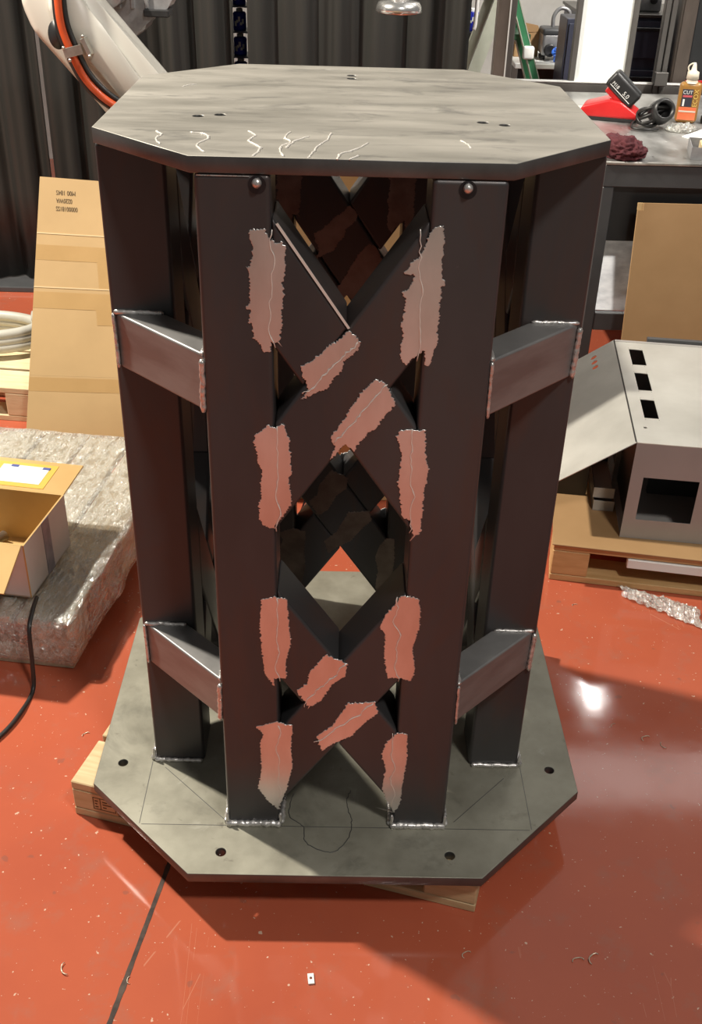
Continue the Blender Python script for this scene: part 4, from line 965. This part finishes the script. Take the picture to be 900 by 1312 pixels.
bm = BM(); box(bm, (1.155,3.98,.9455), (2.91,4.52,.960), .002, 1); obj('cabinet_top', bm, M_ALU, nc, False, True)
for i in range(3):
    for z0, z1 in ((.12,.45), (.47,.70), (.755,.93)):
        x0 = 1.175 + .575*i
        bm = BM(); box(bm, (x0,3.985,z0), (x0+.56,3.9995,z1), .003, 1); d = obj('drawer', bm, M_NAVY, nc, False, True)
        bm = BM(); box(bm, (x0+.16,3.972,z1-.045), (x0+.40,3.9845,z1-.03), .002, 1); hd = obj('handle', bm, M_BLACKM, d); 
sn = thing('narrow_locker', 'narrow dark navy locker beside the grey vacuum', 'locker', (1.12, 3.7, FZ))
bm = BM(); box(bm, (1.02,3.62,FZ), (1.115,3.82,.97), .003, 1); obj('locker_body', bm, M_NAVY, sn, False, True)
bm = BM(); box(bm, (1.03,3.612,FZ+.04), (1.105,3.6195,.95), .002, 1); obj('locker_door', bm, M_NAVY, sn, False, True)
bg_ = thing('bench_grinder', 'grey boxed machine on the navy cabinet', 'machine', (1.52, 4.15, .9605))
bm = BM(); box(bm, (-.055,-.07,0), (.055,.07,.17), .010, 2); obj('machine_body', bm, M_GREYC, bg_, True)
bm = BM(); lathe(bm, [(0,0),(.018,0),(.018,.012),(0,.014)], n=18, M=Matrix.Translation((.01,-.070,.055)) @ Matrix.Rotation(PI/2,4,'X')); obj('dial', bm, M_BLKP, bg_, True)
bm = BM(); box(bm, (-.075,-.06,0), (-.056,.05,.09), .004); obj('side_cover', bm, M_BLKP, bg_)
bk = thing('black_machine', 'black machine with a red stripe right of the brown post', 'machine', (1.75, 3.35, FZ))
bm = BM(); box(bm, (1.50,3.24,FZ), (2.1,3.62,1.6), .01); obj('machine_body', bm, M_BLACKM, bk, False, True)
bm = BM(); box(bm, (1.50,3.232,.755), (2.1,3.2395,.775), .001, 1); obj('red_stripe', bm, M_RED, bk, False, True)

# ------------------------------------------------------------------ small things on the floor
cl = thing('metal_clip', 'small pale metal clip lying on the open red floor', 'clip', (-.039,-.613,FZ+.0005), .12)
me = plate_mesh('clip_plate', rectp(-.0055,-.010,.0055,.010), [circ(0,.001,.0026,10)], .003, .0005); link('clip_plate', me, M_PAPER, cl)
sp = [(.635,.04,.9,'curled swarf sliver right of the base plate'), (.735,-.02,1.9,'swarf sliver farthest right of the base plate'), (.70,.0,.4,'tiny swarf sliver between two larger ones at right'),
      (-.47,-.60,2.0,'swarf sliver near the lower left of the floor joint'), (-.355,-.62,1.6,'swarf sliver touching the floor joint'), (.24,-.56,.5,'swarf sliver below the front right pallet corner'),
      (.44,-.57,.2,'swarf sliver on the floor at lower right'), (.47,-.565,.8,'second swarf sliver on the floor at lower right'), (.63,.50,.2,'swarf sliver on the floor by the right pallet corner'), (-.56,-.02,.7,'swarf sliver left of the base plate')]
for i, (x, y, a, lb) in enumerate(sp):
    bm = BM(); q = [(.012*math.cos(t), .008*math.sin(t), .0022+.0012*math.sin(3*t)) for t in [PI*k/12*(1+.1*(i%3)) for k in range(13)]]
    sweep(bm, q, [.0013*(.4+.6*math.sin(PI*(k+.5)/13)) for k in range(13)], 6)
    o = obj('metal_shaving', bm, M_CHIP, None, True); o.location = (x, y, FZ); o.rotation_euler = (0,0,a); o.scale = (.6+.15*(i%4),)*3
    tag(o, lb, 'swarf', 'metal shavings on the floor')
